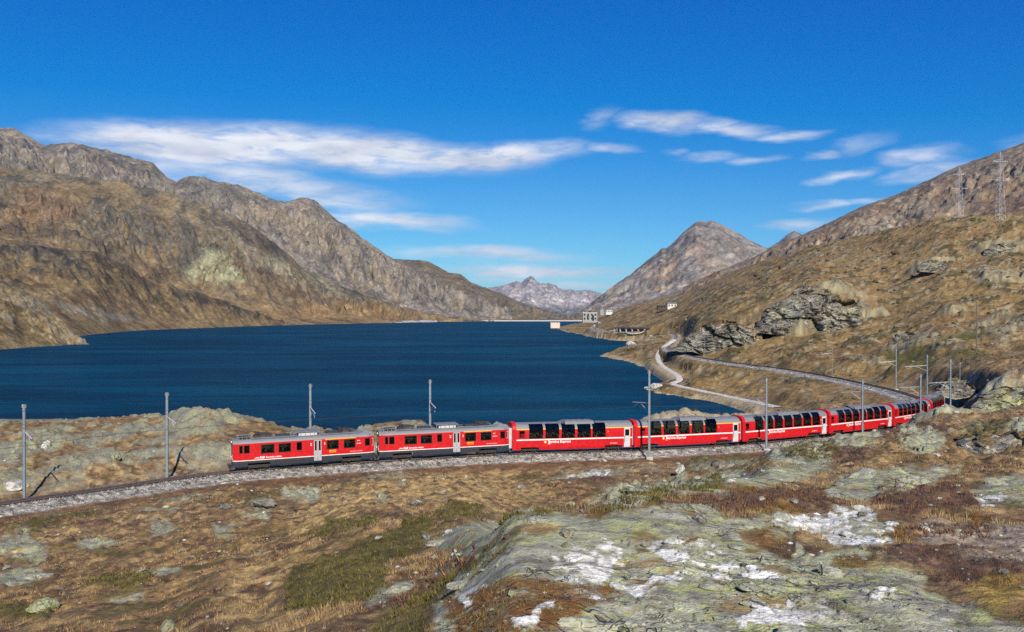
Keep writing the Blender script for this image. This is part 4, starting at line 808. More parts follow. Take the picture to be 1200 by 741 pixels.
sl = MB().prism([(-.13, -.20), (.13, -.20), (.085, -.135), (-.085, -.135)], 'y', -.92, .92)
for sx in (-.535, .535): sl.box(-.10, .10, sx - .12, sx + .12, -.136, -.12)
sleeper0 = None; rest = MB(); si = 0; ss = 6.0
while ss < S_RET + 20:
    p, t = trk_at(ss); rz = math.atan2(t.y, t.x) + random.uniform(-.02, .02)
    if si < 298:
        if sleeper0 is None: sleeper0 = sl.build('sleeper', SLEEPM, track); o = sleeper0
        else: o = sleeper0.copy(); COL.objects.link(o); o.parent = track
        o.location = p - TL; o.rotation_euler = (0, 0, rz)
    else:
        c_, s_ = math.cos(rz), math.sin(rz); q = p - TL
        rest.add([(x * c_ - y * s_ + q.x, x * s_ + y * c_ + q.y, z + q.z) for x, y, z in sl.v[:8]], sl.f[:6])
    si += 1; ss += .66
ro = rest.build('sleeper', SLEEPM, track); tag(ro, kind='stuff')

# ================================================================ carriages
def frange(t, Lc): return (t - .5) * Lc
def text_mesh(name, body, size, mat, parent, loc, shear=0.0, bold=0.0):
    cu = bpy.data.curves.new(name, 'FONT'); cu.body = body; cu.size = size; cu.shear = shear; cu.offset = bold; cu.extrude = .004; cu.resolution_u = 2
    tmp = bpy.data.objects.new('lettering_curve', cu); COL.objects.link(tmp); bpy.context.view_layer.update()
    me = bpy.data.meshes.new_from_object(tmp.evaluated_get(bpy.context.evaluated_depsgraph_get())); me.name = name
    bpy.data.objects.remove(tmp); bpy.data.curves.remove(cu)
    me.materials.clear(); me.materials.append(mat)
    o = bpy.data.objects.new(name, me); COL.objects.link(o); o.parent = parent; o.location = loc; o.rotation_euler = (R(90), 0, 0)
    return o
def shell(Lc, xb, prof, cell, taper=None, inset=.03):
    """side walls and roof as a grid of cells; cell(i, k, x mid) names the part a cell belongs to; names starting with 'pane' become panes set in"""
    parts = {}; panes = {}; runs = {}
    for side in (-1, 1):
        for i in range(len(xb) - 1):
            x0, x1 = frange(xb[i], Lc), frange(xb[i + 1], Lc); w0 = taper(xb[i]) if taper else 1; w1 = taper(xb[i + 1]) if taper else 1
            for k in range(len(prof) - 1):
                nm = cell(i, k, (xb[i] + xb[i + 1]) / 2, side)
                if nm is None: continue
                if nm in ('stripe', 'class_band'):
                    run = runs.get((nm, side)); run = (run[0] + (i != run[1] + 1), i) if run else (0, i); runs[(nm, side)] = run; nm = '%s|%d|%d' % (nm, side, run[0])
                (ya, za), (yb, zb) = prof[k], prof[k + 1]
                d = inset if nm.startswith('pane') else 0
                q = [(x0, side * (ya * w0 - d), za), (x1, side * (ya * w1 - d), za), (x1, side * (yb * w1 - d), zb - d * .5), (x0, side * (yb * w0 - d), zb - d * .5)]
                if d == 0: tgt = parts.setdefault(nm, MB())
                else: tgt = panes.setdefault((nm, side, i), MB())
                tgt.add(q, [(0, 1, 2, 3) if side < 0 else (3, 2, 1, 0)])
    return parts, panes
def cap(mb, x, prof, w, z0=None, sc=1.0):
    pts = [(y * w * sc, z) for y, z in prof]; pts = pts + [(-y, z) for y, z in reversed(pts)]
    mb.add([(x, y, z) for y, z in pts], [tuple(range(len(pts)))])
def wheel_mesh():
    m = MB(); m.tube((0, -.06, 0), (0, .06, 0), .375, .375, 18); m.tube((0, -.075, 0), (0, -.06, 0), .30, .36, 18); m.tube((0, -.14, 0), (0, .06, 0), .09, .09, 8); return m
WHEEL0 = None
def bogie(parent, x, Lb, big):
    global WHEEL0
    b = MB()
    for s in (-1, 1):
        b.prism([(x - Lb, .38), (x - Lb * .62, .30), (x - Lb * .3, .22), (x + Lb * .3, .22), (x + Lb * .62, .30), (x + Lb, .38), (x + Lb, .56), (x - Lb, .56)], 'y', s * .86 - .05, s * .86 + .05)
        for xx in (-.62, .62): b.box(x + xx * Lb - .12, x + xx * Lb + .12, s * .95 - .07, s * .95 + .07, .26, .50)
        for xx in (-.25, 0.02, .25): b.tube((x + xx * Lb, s * .96, .30), (x + xx * Lb, s * .96, .60), .075, .075, 7)
        if big: b.box(x - .5, x - .15, s * 1.0 - .08, s * 1.0 + .06, .24, .44)
    b.box(x - .3, x + .3, -.85, .85, .35, .7)
    o = b.build('bogie', DARK, parent)
    for xx in (-.62, .62):
        for s in (-1, 1):
            if WHEEL0 is None: WHEEL0 = wheel_mesh().build('wheel', DARK, None).data; q = bpy.data.objects['wheel']
            else: q = bpy.data.objects.new('wheel', WHEEL0); COL.objects.link(q)
            q.parent = o; q.location = (x + xx * Lb, s * .66, .375)
    return o
def window_box(parent, x0, x1, z0, z1, y, glass=None, frame=None, fw=.05, name='window'):
    """framed window standing 12 mm proud on both sides: frame > pane"""
    for s in (-1, 1):
        f = MB()
        ya, yb = s * (y - .01), s * (y + .014)
        lo, hi = min(ya, yb), max(ya, yb)
        f.box(x0 - fw, x0, lo, hi, z0 - fw, z1 + fw); f.box(x1, x1 + fw, lo, hi, z0 - fw, z1 + fw); f.box(x0, x1, lo, hi, z0 - fw, z0); f.box(x0, x1, lo, hi, z1, z1 + fw)
        fo = f.build(name, frame or BLACK, parent)
        MB().box(x0, x1, s * (y + .004) - .003, s * (y + .004) + .003, z0, z1).build('pane', glass or GLASSD, fo)
def plate(parent, name, x0, x1, z0, z1, y, mat, both=True):
    out = None
    for s in ((-1, 1) if both else (-1,)):
        o = MB().box(x0, x1, s * (y + .006) - .004, s * (y + .006) + .004, z0, z1).build(name, mat, parent); out = out or o
    return out
def inscription(parent, x, z, n, y=-1.336, h=.07):
    m = MB()
    for k in range(n):
        w = random.uniform(.05, .13); m.box(x, x + w, y - .003, y + .003, z, z + h * random.uniform(.7, 1.1)); x += w + random.uniform(.03, .09)
    m.build('inscription', WHITE, parent)
def seats(parent, xs, z=1.05):
    me = None
    for x in xs:
        for s in (-1, 1):
            if me is None:
                m = MB().box(-.24, .24, -.47, .47, z, z + .42).box(.14, .30, -.47, .47, z + .42, z + 1.02)
                o = m.build('seat', SEATM, parent); me = o.data
                h = MB().box(.13, .31, -.40, -.08, z + 1.0, z + 1.20).box(.13, .31, .08, .40, z + 1.0, z + 1.20).build('headrest', SEATP, o); hm_ = h.data
            else:
                o = bpy.data.objects.new('seat', me); COL.objects.link(o); o.parent = parent
                h = bpy.data.objects.new('headrest', hm_); COL.objects.link(h); h.parent = o
            o.location = (x, s * .78, 0)

CP = [(1.26, .40), (1.325, .74), (1.325, 1.60), (1.325, 1.75), (1.325, 1.82), (1.325, 2.45), (1.29, 2.93), (1.265, 3.04), (1.16, 3.28), (.98, 3.49), (.76, 3.605), (.46, 3.69), (0, 3.73)]
def coach(first, rz, loc, label):
    Lc = 15.95
    root = empty('panorama_coach', loc, rz, label, 'railway carriage', 'red coaches of the train')
    if first: wins = [(.130, .245), (.264, .378), (.398, .510), (.530, .643), (.657, .769)]; door = (.928, .980); nw = (.052, .092); logo = .275
    else: wins = [(.140, .235), (.253, .348), (.366, .461), (.480, .575), (.593, .688), (.706, .801), (.819, .910)]; door = (.935, .988); nw = (.035, .068); logo = .285
    xb = sorted({0, .065, .215, .765, .915, 1.0, *[a for w in wins for a in w]})
    xb = [a for i, a in enumerate(xb) if i == 0 or a - xb[i - 1] > 1e-6]
    def cell(i, k, x, side):
        inw = any(a < x < b for a, b in wins)
        if k == 0 and (.065 < x < .215 or .765 < x < .915): return None
        if k in (0, 1, 3): return 'body'
        if k == 2: return 'stripe'
        if 4 <= k <= 9 and inw: return 'pane'
        if k in (4, 5): return 'body'
        if k == 6: return 'class_band' if first else 'body'
        return 'roof'
    parts, panes = shell(Lc, xb, CP, cell)
    h = Lc / 2
    for x in (-h, h): cap(parts['body'], x, CP[:8], 1); cap(parts['roof'], x, CP[7:], 1)
    body = parts['body'].build('body', RED, root); [m_.build('stripe', WHITE, root) for k_, m_ in parts.items() if k_.startswith('stripe|')]; parts['roof'].build('roof', SILVER, root)
    [m_.build('class_band', YELLOW if first else RED, root) for k_, m_ in parts.items() if k_.startswith('class_band|')]
    for (nm, side, i), mb in panes.items(): mb.build('window_pane', GLASS, root, smooth=True)
    # silver ribs between the curved panes
    MB().box(-h + .02, h - .02, -1.2, 1.2, .95, 1.05).build('floor', INTER, root)
    MB().box(frange(wins[0][0] - .012, Lc), frange(wins[0][0] - .008, Lc), -1.2, 1.2, 1.06, 3.3).build('partition', INTER, root); MB().box(frange(wins[-1][1] + .008, Lc), frange(wins[-1][1] + .012, Lc), -1.2, 1.2, 1.06, 3.3).build('partition', INTER, root)
    seats(root, [frange((a + b) / 2, Lc) + d for a, b in wins for d in (-.35, .55)][:(10 if first else 14)])
    window_box(root, frange(nw[0], Lc), frange(nw[1], Lc), 1.98, 2.78, 1.318, name='end_window')
    # door: light grey leaf with a tall window
    for s in (-1, 1):
        x0, x1 = frange(door[0], Lc), frange(door[1], Lc)
        d = MB().box(x0, x1, s * 1.331 - .012, s * 1.331 + .012, .48, 2.98).build('door', LGREY, root)
        MB().box(x0 + .13, x1 - .13, s * 1.345 - .004, s * 1.345 + .004, 1.92, 2.74).build('door_window', GLASSD, d)
        MB().box(x0 + .05, x0 + .09, s * 1.36 - .02, s * 1.36 + .02, 1.1, 1.9).build('handle', BLACK, d)
    # raised red end frame and gangway
    fr = MB()
    o_ = [(1.40, .45), (1.40, 3.0), (1.26, 3.42), (1.02, 3.66), (.55, 3.82), (0, 3.86)]; i_ = [(1.0, .75), (1.0, 2.7), (.9, 2.95), (.7, 3.05), (.4, 3.1), (0, 3.1)]
    o2 = o_ + [(-y, z) for y, z in reversed(o_[:-1])]; i2 = i_ + [(-y, z) for y, z in reversed(i_[:-1])]
    n = len(o2); xa, xb_ = -h - .10, -h + .42
    fr.add([(x, y, z) for x in (xa, xb_) for ring in (o2, i2) for y, z in ring],
           [(j, j + 1, n + j + 1, n + j) for j in range(n - 1)] + [(2 * n + j, 3 * n + j, 3 * n + j + 1, 2 * n + j + 1) for j in range(n - 1)] + [(j, 2 * n + j, 2 * n + j + 1, j + 1) for j in range(n - 1)] + [(0, n, 3 * n, 2 * n), (n - 1, 3 * n - 1, 4 * n - 1, 2 * n - 1)])
    fr.build('end_frame', RED, root)
    g = MB()
    for j in range(5): g.box(-h - .48 + j * .085, -h - .43 + j * .085, -.98, .98, .62, 3.15)
    g.box(-h - .46, -h - .08, -.92, .92, .66, 3.1); g.build('gangway', LGREY, root)
    ac = MB()
    a0, a1 = frange(.40, Lc), frange(.70, Lc)
    ac.prism([(-1.0, 3.50), (-.95, 3.72), (-.7, 3.90), (.7, 3.90), (.95, 3.72), (1.0, 3.50)], 'x', a0 + .5, a1 - .4); 
    ac.add([(a0, y, 3.6) for y in (-.8, .8)] + [(a0 + .5, y, 3.88) for y in (-.7, .7)] + [(a1, y, 3.6) for y in (-.8, .8)] + [(a1 - .4, y, 3.88) for y in (-.7, .7)], [(0, 1, 3, 2), (6, 7, 5, 4)])
    for j in range(4): ac.tube((a0 + 1.2 + j * .8, .2, 3.88), (a0 + 1.2 + j * .8, .2, 3.95), .25, .25, 10)
    ac.build('air_conditioner', SILVER, root)
    bogie(root, frange(.14, Lc), 1.15, False); bogie(root, frange(.84, Lc), 1.15, False)
    MB().box(-2.5, 2.5, -1.1, 1.1, .42, .9).box(-3.6, -2.7, -.9, .9, .45, .9).build('underframe_box', DARK, root)
    MB().box(h, h + .3, -.12, .12, .5, .72).box(-h - .3, -h, -.12, .12, .5, .72).build('coupler', DARK, root)
    e = MB().tube((frange(logo - .012, Lc), -1.327, 1.37), (frange(logo - .012, Lc), -1.336, 1.37), .17, .17, 12).build('emblem', YELLOW, root)
    MB().tube((frange(logo - .012, Lc), -1.337, 1.37), (frange(logo - .012, Lc), -1.342, 1.37), .085, .085, 10).build('emblem_centre', WHITE, e)
    text_mesh('lettering', 'Bernina Express', .46, WHITE, root, (frange(logo + .012, Lc), -1.332, 1.24), bold=.012)
    inscription(root, frange(.81, Lc), .98, 7); inscription(root, frange(.285, Lc), 1.08, 2, h=.10)
    plate(root, 'vent', frange(.835, Lc), frange(.855, Lc), 1.52, 1.58, 1.326, BLACK)
    if first: text_mesh('class_number', '1', .30, WHITE, root, (frange(.785, Lc), -1.332, 2.40))
    else: text_mesh('class_number', '2', .30, WHITE, root, (frange(.918, Lc), -1.332, 2.40))
    return root

RP = [(1.20, .42), (1.30, .84), (1.325, 1.12), (1.325, 1.20), (1.325, 1.88), (1.325, 2.84), (1.325, 2.97), (1.325, 3.06), (1.25, 3.26), (1.08, 3.42), (.6, 3.53), (0, 3.57)]
def railcar(rz, loc, label):
    Lc = 16.1
    root = empty('motor_railcar', loc, rz, label, 'railcar', 'red motor railcars pulling the train')
    wins = [(.190, .280), (.310, .395), (.650, .735), (.773, .856)]
    door = (.556, .612)
    def taper(t): return float(np.interp(t, [0, .045, .955, 1], [.80, 1, 1, .80]))
    xb = sorted({0, .022, .045, .10, .25, .556, .612, .76, .90, .955, .978, 1.0, .64, .86, *[a for w in wins for a in w]})
    def cell(i, k, x, side):
        inw = any(a < x < b for a, b in wins)
        if k in (0, 1):
            if k == 0 and (.10 < x < .25 or .76 < x < .90): return None
            return 'skirt'
        if k == 2: return 'stripe'
        if k == 4 and inw: return 'pane'
        if k == 6 and .64 < x < .86: return 'class_band'
        if k in (3, 4, 5, 6): return 'body'
        return 'roof'
    parts, panes = shell(Lc, xb, RP, cell, taper)
    h = Lc / 2
    for x in (-h, h): cap(parts['body'], x, RP[3:8], .80); cap(parts['skirt'], x, RP[:3], .80); cap(parts['roof'], x, RP[7:], .80); sc_ = MB(); cap(sc_, x, RP[2:4], .80); sc_.build('stripe', WHITE, root)
    parts['body'].build('body', RED, root); parts['skirt'].build('skirt', SKIRT, root); [m_.build('stripe', WHITE, root) for k_, m_ in parts.items() if k_.startswith('stripe|')]; parts['roof'].build('roof', SILVER, root); [m_.build('class_band', YELLOW, root) for k_, m_ in parts.items() if k_.startswith('class_band|')]
    for (nm, side, i), mb in panes.items():
        mb.build('window_pane', GLASS, root)
    wf = {}
    for a, b in wins:
        for s in (-1, 1):
            f = MB(); x0, x1 = frange(a, Lc), frange(b, Lc); y0, y1 = (s * 1.325 - .014, s * 1.325 + .014)
            f.box(x0 - .02, x0 + .05, y0, y1, 1.84, 2.88).box(x1 - .05, x1 + .02, y0, y1, 1.84, 2.88).box(x0, x1, y0, y1, 1.84, 1.92).box(x0, x1, y0, y1, 2.52, 2.57).box(x0, x1, y0, y1, 2.82, 2.88)
            f.build('window_frame', BLACK, root)
    MB().box(-h + .3, h - .3, -1.2, 1.2, 1.0, 1.1).box(frange(.16, Lc), frange(.165, Lc), -1.2, 1.2, 1.1, 3.0).box(frange(.88, Lc), frange(.885, Lc), -1.2, 1.2, 1.1, 3.0).build('floor', INTER, root)
    seats(root, [frange((a + b) / 2, Lc) + d for a, b in wins for d in (-.4, .5)])
    window_box(root, frange(.437, Lc), frange(.470, Lc), 2.0, 2.86, 1.322, name='small_window')
    plate(root, 'vent', frange(.437, Lc), frange(.470, Lc), 1.78, 1.84, 1.326, BLACK)
    for t0, t1 in ((.044, .064), (.076, .110), (.930, .962)): window_box(root, frange(t0, Lc), frange(t1, Lc), 2.02, 2.84, 1.322, name='cab_window', frame=BLACK if t0 != .044 else SKIRT)
    window_box(root, frange(.972, Lc), frange(.988, Lc), 2.02, 2.78, 1.16, name='cab_window', frame=LGREY)
    # double door reaching down into the skirt
    for s in (-1, 1):
        for a, b in ((door[0], sum(door) / 2), (sum(door) / 2, door[1])):
            x0, x1 = frange(a, Lc) + .02, frange(b, Lc) - .02
            d = MB().box(x0, x1, s * 1.332 - .012, s * 1.332 + .012, .62, 3.02).build('door', DOORG, root)
            MB().box(x0 + .10, x1 - .10, s * 1.345 - .003, s * 1.345 + .003, 1.80, 2.92).build('door_window', GLASSD, d)
        MB().box(frange(door[0], Lc), frange(door[1], Lc), s * 1.335 - .12, s * 1.335 + .12, .50, .56).build('step', DARK, root)
    # cab fronts
    for sx in (-1, 1):
        x = sx * (h + .012)
        for (ya, yb) in ((-.92, -.34), (-.28, .28), (.34, .92)):
            f = MB().box(x - .012, x + .012, ya - .04, yb + .04, 1.98, 2.90).build('windscreen', BLACK, root); MB().box(x + sx * .016 - .004, x + sx * .016 + .004, ya, yb, 2.04, 2.84).build('pane', GLASSD, f)
        for y, z in ((-.75, 1.36), (.75, 1.36), (0, 3.16)): MB().tube((x, y, z), (x + sx * .07, y, z), .13, .12, 12).build('headlight', LAMPM, root)
        MB().tube((sx * h, 0, .62), (sx * (h + .42), 0, .62), .12, .12, 8).box(*sorted((sx * (h + .38), sx * (h + .48))), -.28, .28, .48, .78).build('coupler', DARK, root)
        MB().prism([(sx * (h + .02), .16), (sx * (h + .34), .16), (sx * (h + .12), .60), (sx * (h - .1), .60)] if sx > 0 else [(sx * (h - .1), .60), (sx * (h + .12), .60), (sx * (h + .34), .16), (sx * (h + .02), .16)], 'y', -1.05, 1.05).build('snow_plough', SKIRT, root)
        hr = MB()
        for y in (-1.0, 1.0): hr.tube((sx * (h + .06), y, 1.1), (sx * (h + .06), y, 1.9), .018, .018, 5)
        hr.build('handrail', LGREY, root)
    # roof gear: brake resistors in cages, walkway rails, folded pantographs
    def cage(t0, t1, z0, z1, nb, w=1.0):
        x0, x1 = frange(t0, Lc), frange(t1, Lc); m = MB()
        for s in (-1, 1):
            for z in (z0 + .08, z1): m.box(x0, x1, s * w - .03, s * w + .03, z - .03, z + .03)
            for j in range(nb + 1): xx = x0 + (x1 - x0) * j / nb; m.box(xx - .025, xx + .025, s * w - .025, s * w + .025, z0 - .05, z1)
        for xx in (x0, x1): m.box(xx - .03, xx + .03, -w, w, z1 - .03, z1 + .03)
        return m.build('roof_cage', SILVER, root)
    cage(.035, .125, 3.40, 3.78, 3, .98); cage(.435, .600, 3.45, 3.98, 5, 1.0); 
    MB().box(frange(.455, Lc), frange(.585, Lc), -.85, .85, 3.5, 3.90).build('brake_resistor', LGREY, root)
    MB().box(frange(.430, Lc), frange(.605, Lc), -1.02, 1.02, 3.985, 4.02).build('cage_cover', SILVER, root)
    MB().box(frange(.05, Lc), frange(.115, Lc), -.8, .8, 3.5, 3.74).build('equipment_box', DARK, root); MB().box(frange(.15, Lc), frange(.19, Lc), -.7, .6, 3.5, 3.86).build('equipment_box', DARK, root); MB().box(frange(.30, Lc), frange(.40, Lc), -.5, .5, 3.5, 3.76).build('equipment_box', SKIRT, root); MB().box(frange(.66, Lc), frange(.73, Lc), -.6, .5, 3.5, 3.78).build('equipment_box', SKIRT, root)
    w = MB(); x0, x1 = frange(.89, Lc), frange(.985, Lc)
    for s in (-1, 1): w.add([(x0, s * .95, 3.35), (x0 + .75, s * .9, 3.86), (x1, s * .85, 3.55), (x1, s * .95, 3.35), (x0, s * .87, 3.35), (x0 + .75, s * .82, 3.86), (x1, s * .77, 3.55), (x1, s * .87, 3.35)], [(0, 1, 2, 3), (7, 6, 5, 4), (0, 4, 5, 1), (1, 5, 6, 2)])
    w.build('roof_fairing', SILVER, root)
    for s in (-1, 1):
        for t0, t1, posts in ((.13, .43, (.17, .24, .31, .38)), (.61, .89, (.66, .73, .80, .86))):
            rl = MB().tube((frange(t0, Lc), s * 1.02, 3.60), (frange(t1, Lc), s * 1.02, 3.60), .03, .03, 5)
            for t in posts: rl.tube((frange(t, Lc), s * 1.02, 3.42), (frange(t, Lc), s * 1.02, 3.60), .025, .025, 5)
            rl.build('roof_rail', SILVER, root)
    for t in (.215, .80):
        pg = MB(); x = frange(t, Lc)
        for s in (-.45, .45):
            pg.tube((x - 1.1, s, 3.70), (x + 1.0, s * .9, 3.92), .07, .07, 5); pg.tube((x + 1.0, s * .9, 3.90), (x - .8, s, 4.06), .06, .06, 5)
            for xx in (-.7, .7): pg.tube((x + xx, s, 3.5), (x + xx, s, 3.7), .07, .05, 7)
        pg.tube((x - .85, -.85, 4.03), (x - .85, .85, 4.09), .07, .07, 6); pg.tube((x - .5, -.85, 4.03), (x - .5, .85, 4.09), .07, .07, 6)
        pg.build('pantograph', DARK, root)
    for t in (.27, .35, .42, .65, .72):
        MB().tube((frange(t, Lc), .3, 3.52), (frange(t, Lc), .3, 3.76), .09, .07, 8).build('roof_insulator', INSUL, root)
    bogie(root, frange(.175, Lc), 1.45, True); bogie(root, frange(.83, Lc), 1.45, True)
    ub = MB().box(-2.9, -1.6, -1.15, 1.15, .34, .8).box(-1.4, .2, -1.1, 1.1, .40, .8).box(1.2, 2.6, -1.15, 1.15, .34, .8)
    ub.tube((-2.8, -1.0, .55), (-1.7, -1.0, .55), .18, .18, 10); ub.build('underframe_box', DARK, root)
    # lettering
    lg = MB(); x = frange(.140, Lc)
    for j in range(3): lg.add([(x + j * .10, -1.333, 1.34 + j * .05), (x + .55, -1.333, 1.34 + j * .05), (x + .58, -1.333, 1.37 + j * .05), (x + j * .10 + .06, -1.333, 1.37 + j * .05)], [(0, 1, 2, 3)])
    lg.build('emblem', WHITE, root)
    text_mesh('lettering', 'RhB', .33, WHITE, root, (frange(.178, Lc), -1.332, 1.31), shear=.25, bold=.014)
    text_mesh('lettering', 'ferrovia retica', .30, WHITE, root, (frange(.222, Lc), -1.332, 1.33), bold=.006)
    text_mesh('class_number', '2', .42, WHITE, root, (frange(.530, Lc), -1.332, 2.40), bold=.01); text_mesh('class_number', '1', .42, WHITE, root, (frange(.628, Lc), -1.332, 2.40), bold=.01)
    yp = plate(root, 'yellow_plate', frange(.668, Lc), frange(.715, Lc), 1.48, 1.74, 1.327, YELLOW, False)
    m = MB(); [m.box(frange(.674 + .010 * j, Lc), frange(.681 + .010 * j, Lc), -1.341, -1.337, 1.53, 1.67) for j in range(4)]; m.build('plate_mark', RED, yp)
    inscription(root, frange(.866, Lc), 2.28, 4, h=.10); inscription(root, frange(.872, Lc), 2.62, 2, h=.10); inscription(root, frange(.82, Lc), 1.42, 9, h=.05)
    return root

def place_car(s0, length):
    a, _ = trk_at(s0 + length * .17); b, _ = trk_at(s0 + length * .83)
    c = (a + b) / 2; d = b - a
    return c, math.atan2(d.y, d.x), math.atan2(d.z, math.hypot(d.x, d.y))
s = S_FRONT
CARS = []
for kind, length, label in (('r', 16.85, 'leading red motor railcar at the far left end of the train, beside bare track'), ('r', 16.75, 'second red motor railcar, coupled to the first panorama coach'),
                            ('c1', 16.2, 'red panorama coach with yellow band, coupled directly to the motor railcars'), ('c1', 16.2, 'red panorama coach with yellow band and a mast before its left end'),
                            ('c2', 16.2, 'red second class coach with seven curved windows, next to a yellow banded coach'), ('c2', 16.2, 'red second class coach whose wheels start to hide behind the rocky rise'),
                            ('c2', 16.2, 'red coach before the last one, narrowed by the bend'), ('c2', 16.45, 'last red coach, turned away on the tight bend')):
    c, rz, pitch = place_car(s, length)
    o = railcar(rz, c, label) if kind == 'r' else coach(kind == 'c1', rz, c, label)
    o.rotation_euler = (0, -pitch, rz)
    CARS.append(o); s += length

# ================================================================ passengers seen through the curved panes
SKIN = paint_mat('skin', (.50, .30, .21), .6); HAIR = paint_mat('dark_hair', (.05, .03, .02), .7); TROUS = paint_mat('dark_trousers', (.04, .045, .06), .9)
def person_mesh(name, shirt):
    pts = [(0, 0, .52), (0, 0, .80), (.02, 0, 1.02), (.02, 0, 1.10), (.0, 0, 1.24), (.01, 0, 1.33), (.02, .19, .98), (.10, .24, .74), (-.14, .14, .66), (-.22, .12, .65), (.02, -.19, .98), (.10, -.24, .74), (-.14, -.14, .66), (-.22, -.12, .65),
           (-.40, .11, .52), (-.42, .11, .12), (-.54, .11, .05), (-.40, -.11, .52), (-.42, -.11, .12), (-.54, -.11, .05)]
    rad = [.15, .15, .13, .055, .095, .075, .065, .048, .035, .028, .065, .048, .035, .028, .075, .05, .04, .075, .05, .04]
    ed = [(0, 1), (1, 2), (2, 3), (3, 4), (4, 5), (2, 6), (6, 7), (7, 8), (8, 9), (2, 10), (10, 11), (11, 12), (12, 13), (0, 14), (14, 15), (15, 16), (0, 17), (17, 18), (18, 19)]
    me = bpy.data.meshes.new(name); me.from_pydata(pts, ed, []); o = bpy.data.objects.new('person_rig', me); COL.objects.link(o)
    sk = o.modifiers.new('skin', 'SKIN'); sub = o.modifiers.new('subdivision', 'SUBSURF'); sub.levels = 1; sub.render_levels = 1
    for i, r in enumerate(rad): me.skin_vertices[0].data[i].radius = (r, r * (1.25 if i < 3 else 1))
    me.skin_vertices[0].data[0].use_root = True
    bpy.context.view_layer.update()
    out = bpy.data.meshes.new_from_object(o.evaluated_get(bpy.context.evaluated_depsgraph_get())); bpy.data.objects.remove(o)
    out.materials.clear(); [out.materials.append(m) for m in (shirt, SKIN, HAIR, TROUS)]
    for p in out.polygons:
        z, x = p.center.z, p.center.x
        p.material_index = 2 if z > 1.29 or (z > 1.14 and x > .05) else 1 if z > 1.09 or (x < -.13 and .6 < z < .72) else 3 if (z < .60 and x < -.05) or z < .55 else 0
        p.use_smooth = True
    return out
def shirt_mat(n, c): return paint_mat(n, c, .9)
def seat_person(car, lx, ly, shirt, label):
    me = person_mesh('person', shirt); o = bpy.data.objects.new('person', me); COL.objects.link(o)
    m = car.matrix_basis; bpy.context.view_layer.update()
    o.matrix_world = car.matrix_world @ Matrix.Translation((lx, ly, 1.47 - .52 + .12))
    tag(o, label, 'person', 'passengers in the panorama coaches')
YS = shirt_mat('yellow_shirt', (.55, .62, .02)); WS = shirt_mat('white_shirt', (.7, .68, .64)); BS = shirt_mat('brown_jumper', (.18, .11, .07)); GS_ = shirt_mat('grey_jumper', (.35, .34, .33))
Lc = 15.95
for car, t, ly, sm, lab in ((CARS[2], .452, -.98, YS, 'seated passenger in a yellow green shirt behind the middle coach window'), (CARS[2], .185, -.85, GS_, 'seated passenger in grey in the leftmost curved window of the first coach'),
                            (CARS[2], .585, -.85, WS, 'passenger in white behind the fourth curved window of the first coach'), (CARS[2], .700, -.95, WS, 'passenger in white behind the fifth curved window of the first coach'),
                            (CARS[3], .300, -.85, BS, 'passenger in brown behind the second curved window of the second coach'), (CARS[3], .420, -.95, WS, 'passenger in white behind the third curved window of the second coach'),
                            (CARS[3], .560, -.95, GS_, 'passenger in grey behind the fourth curved window of the second coach'), (CARS[3], .615, -.95, WS, 'passenger in white behind the right half of the fourth window, second coach')):
    seat_person(car, frange(t, Lc), ly, sm, lab)

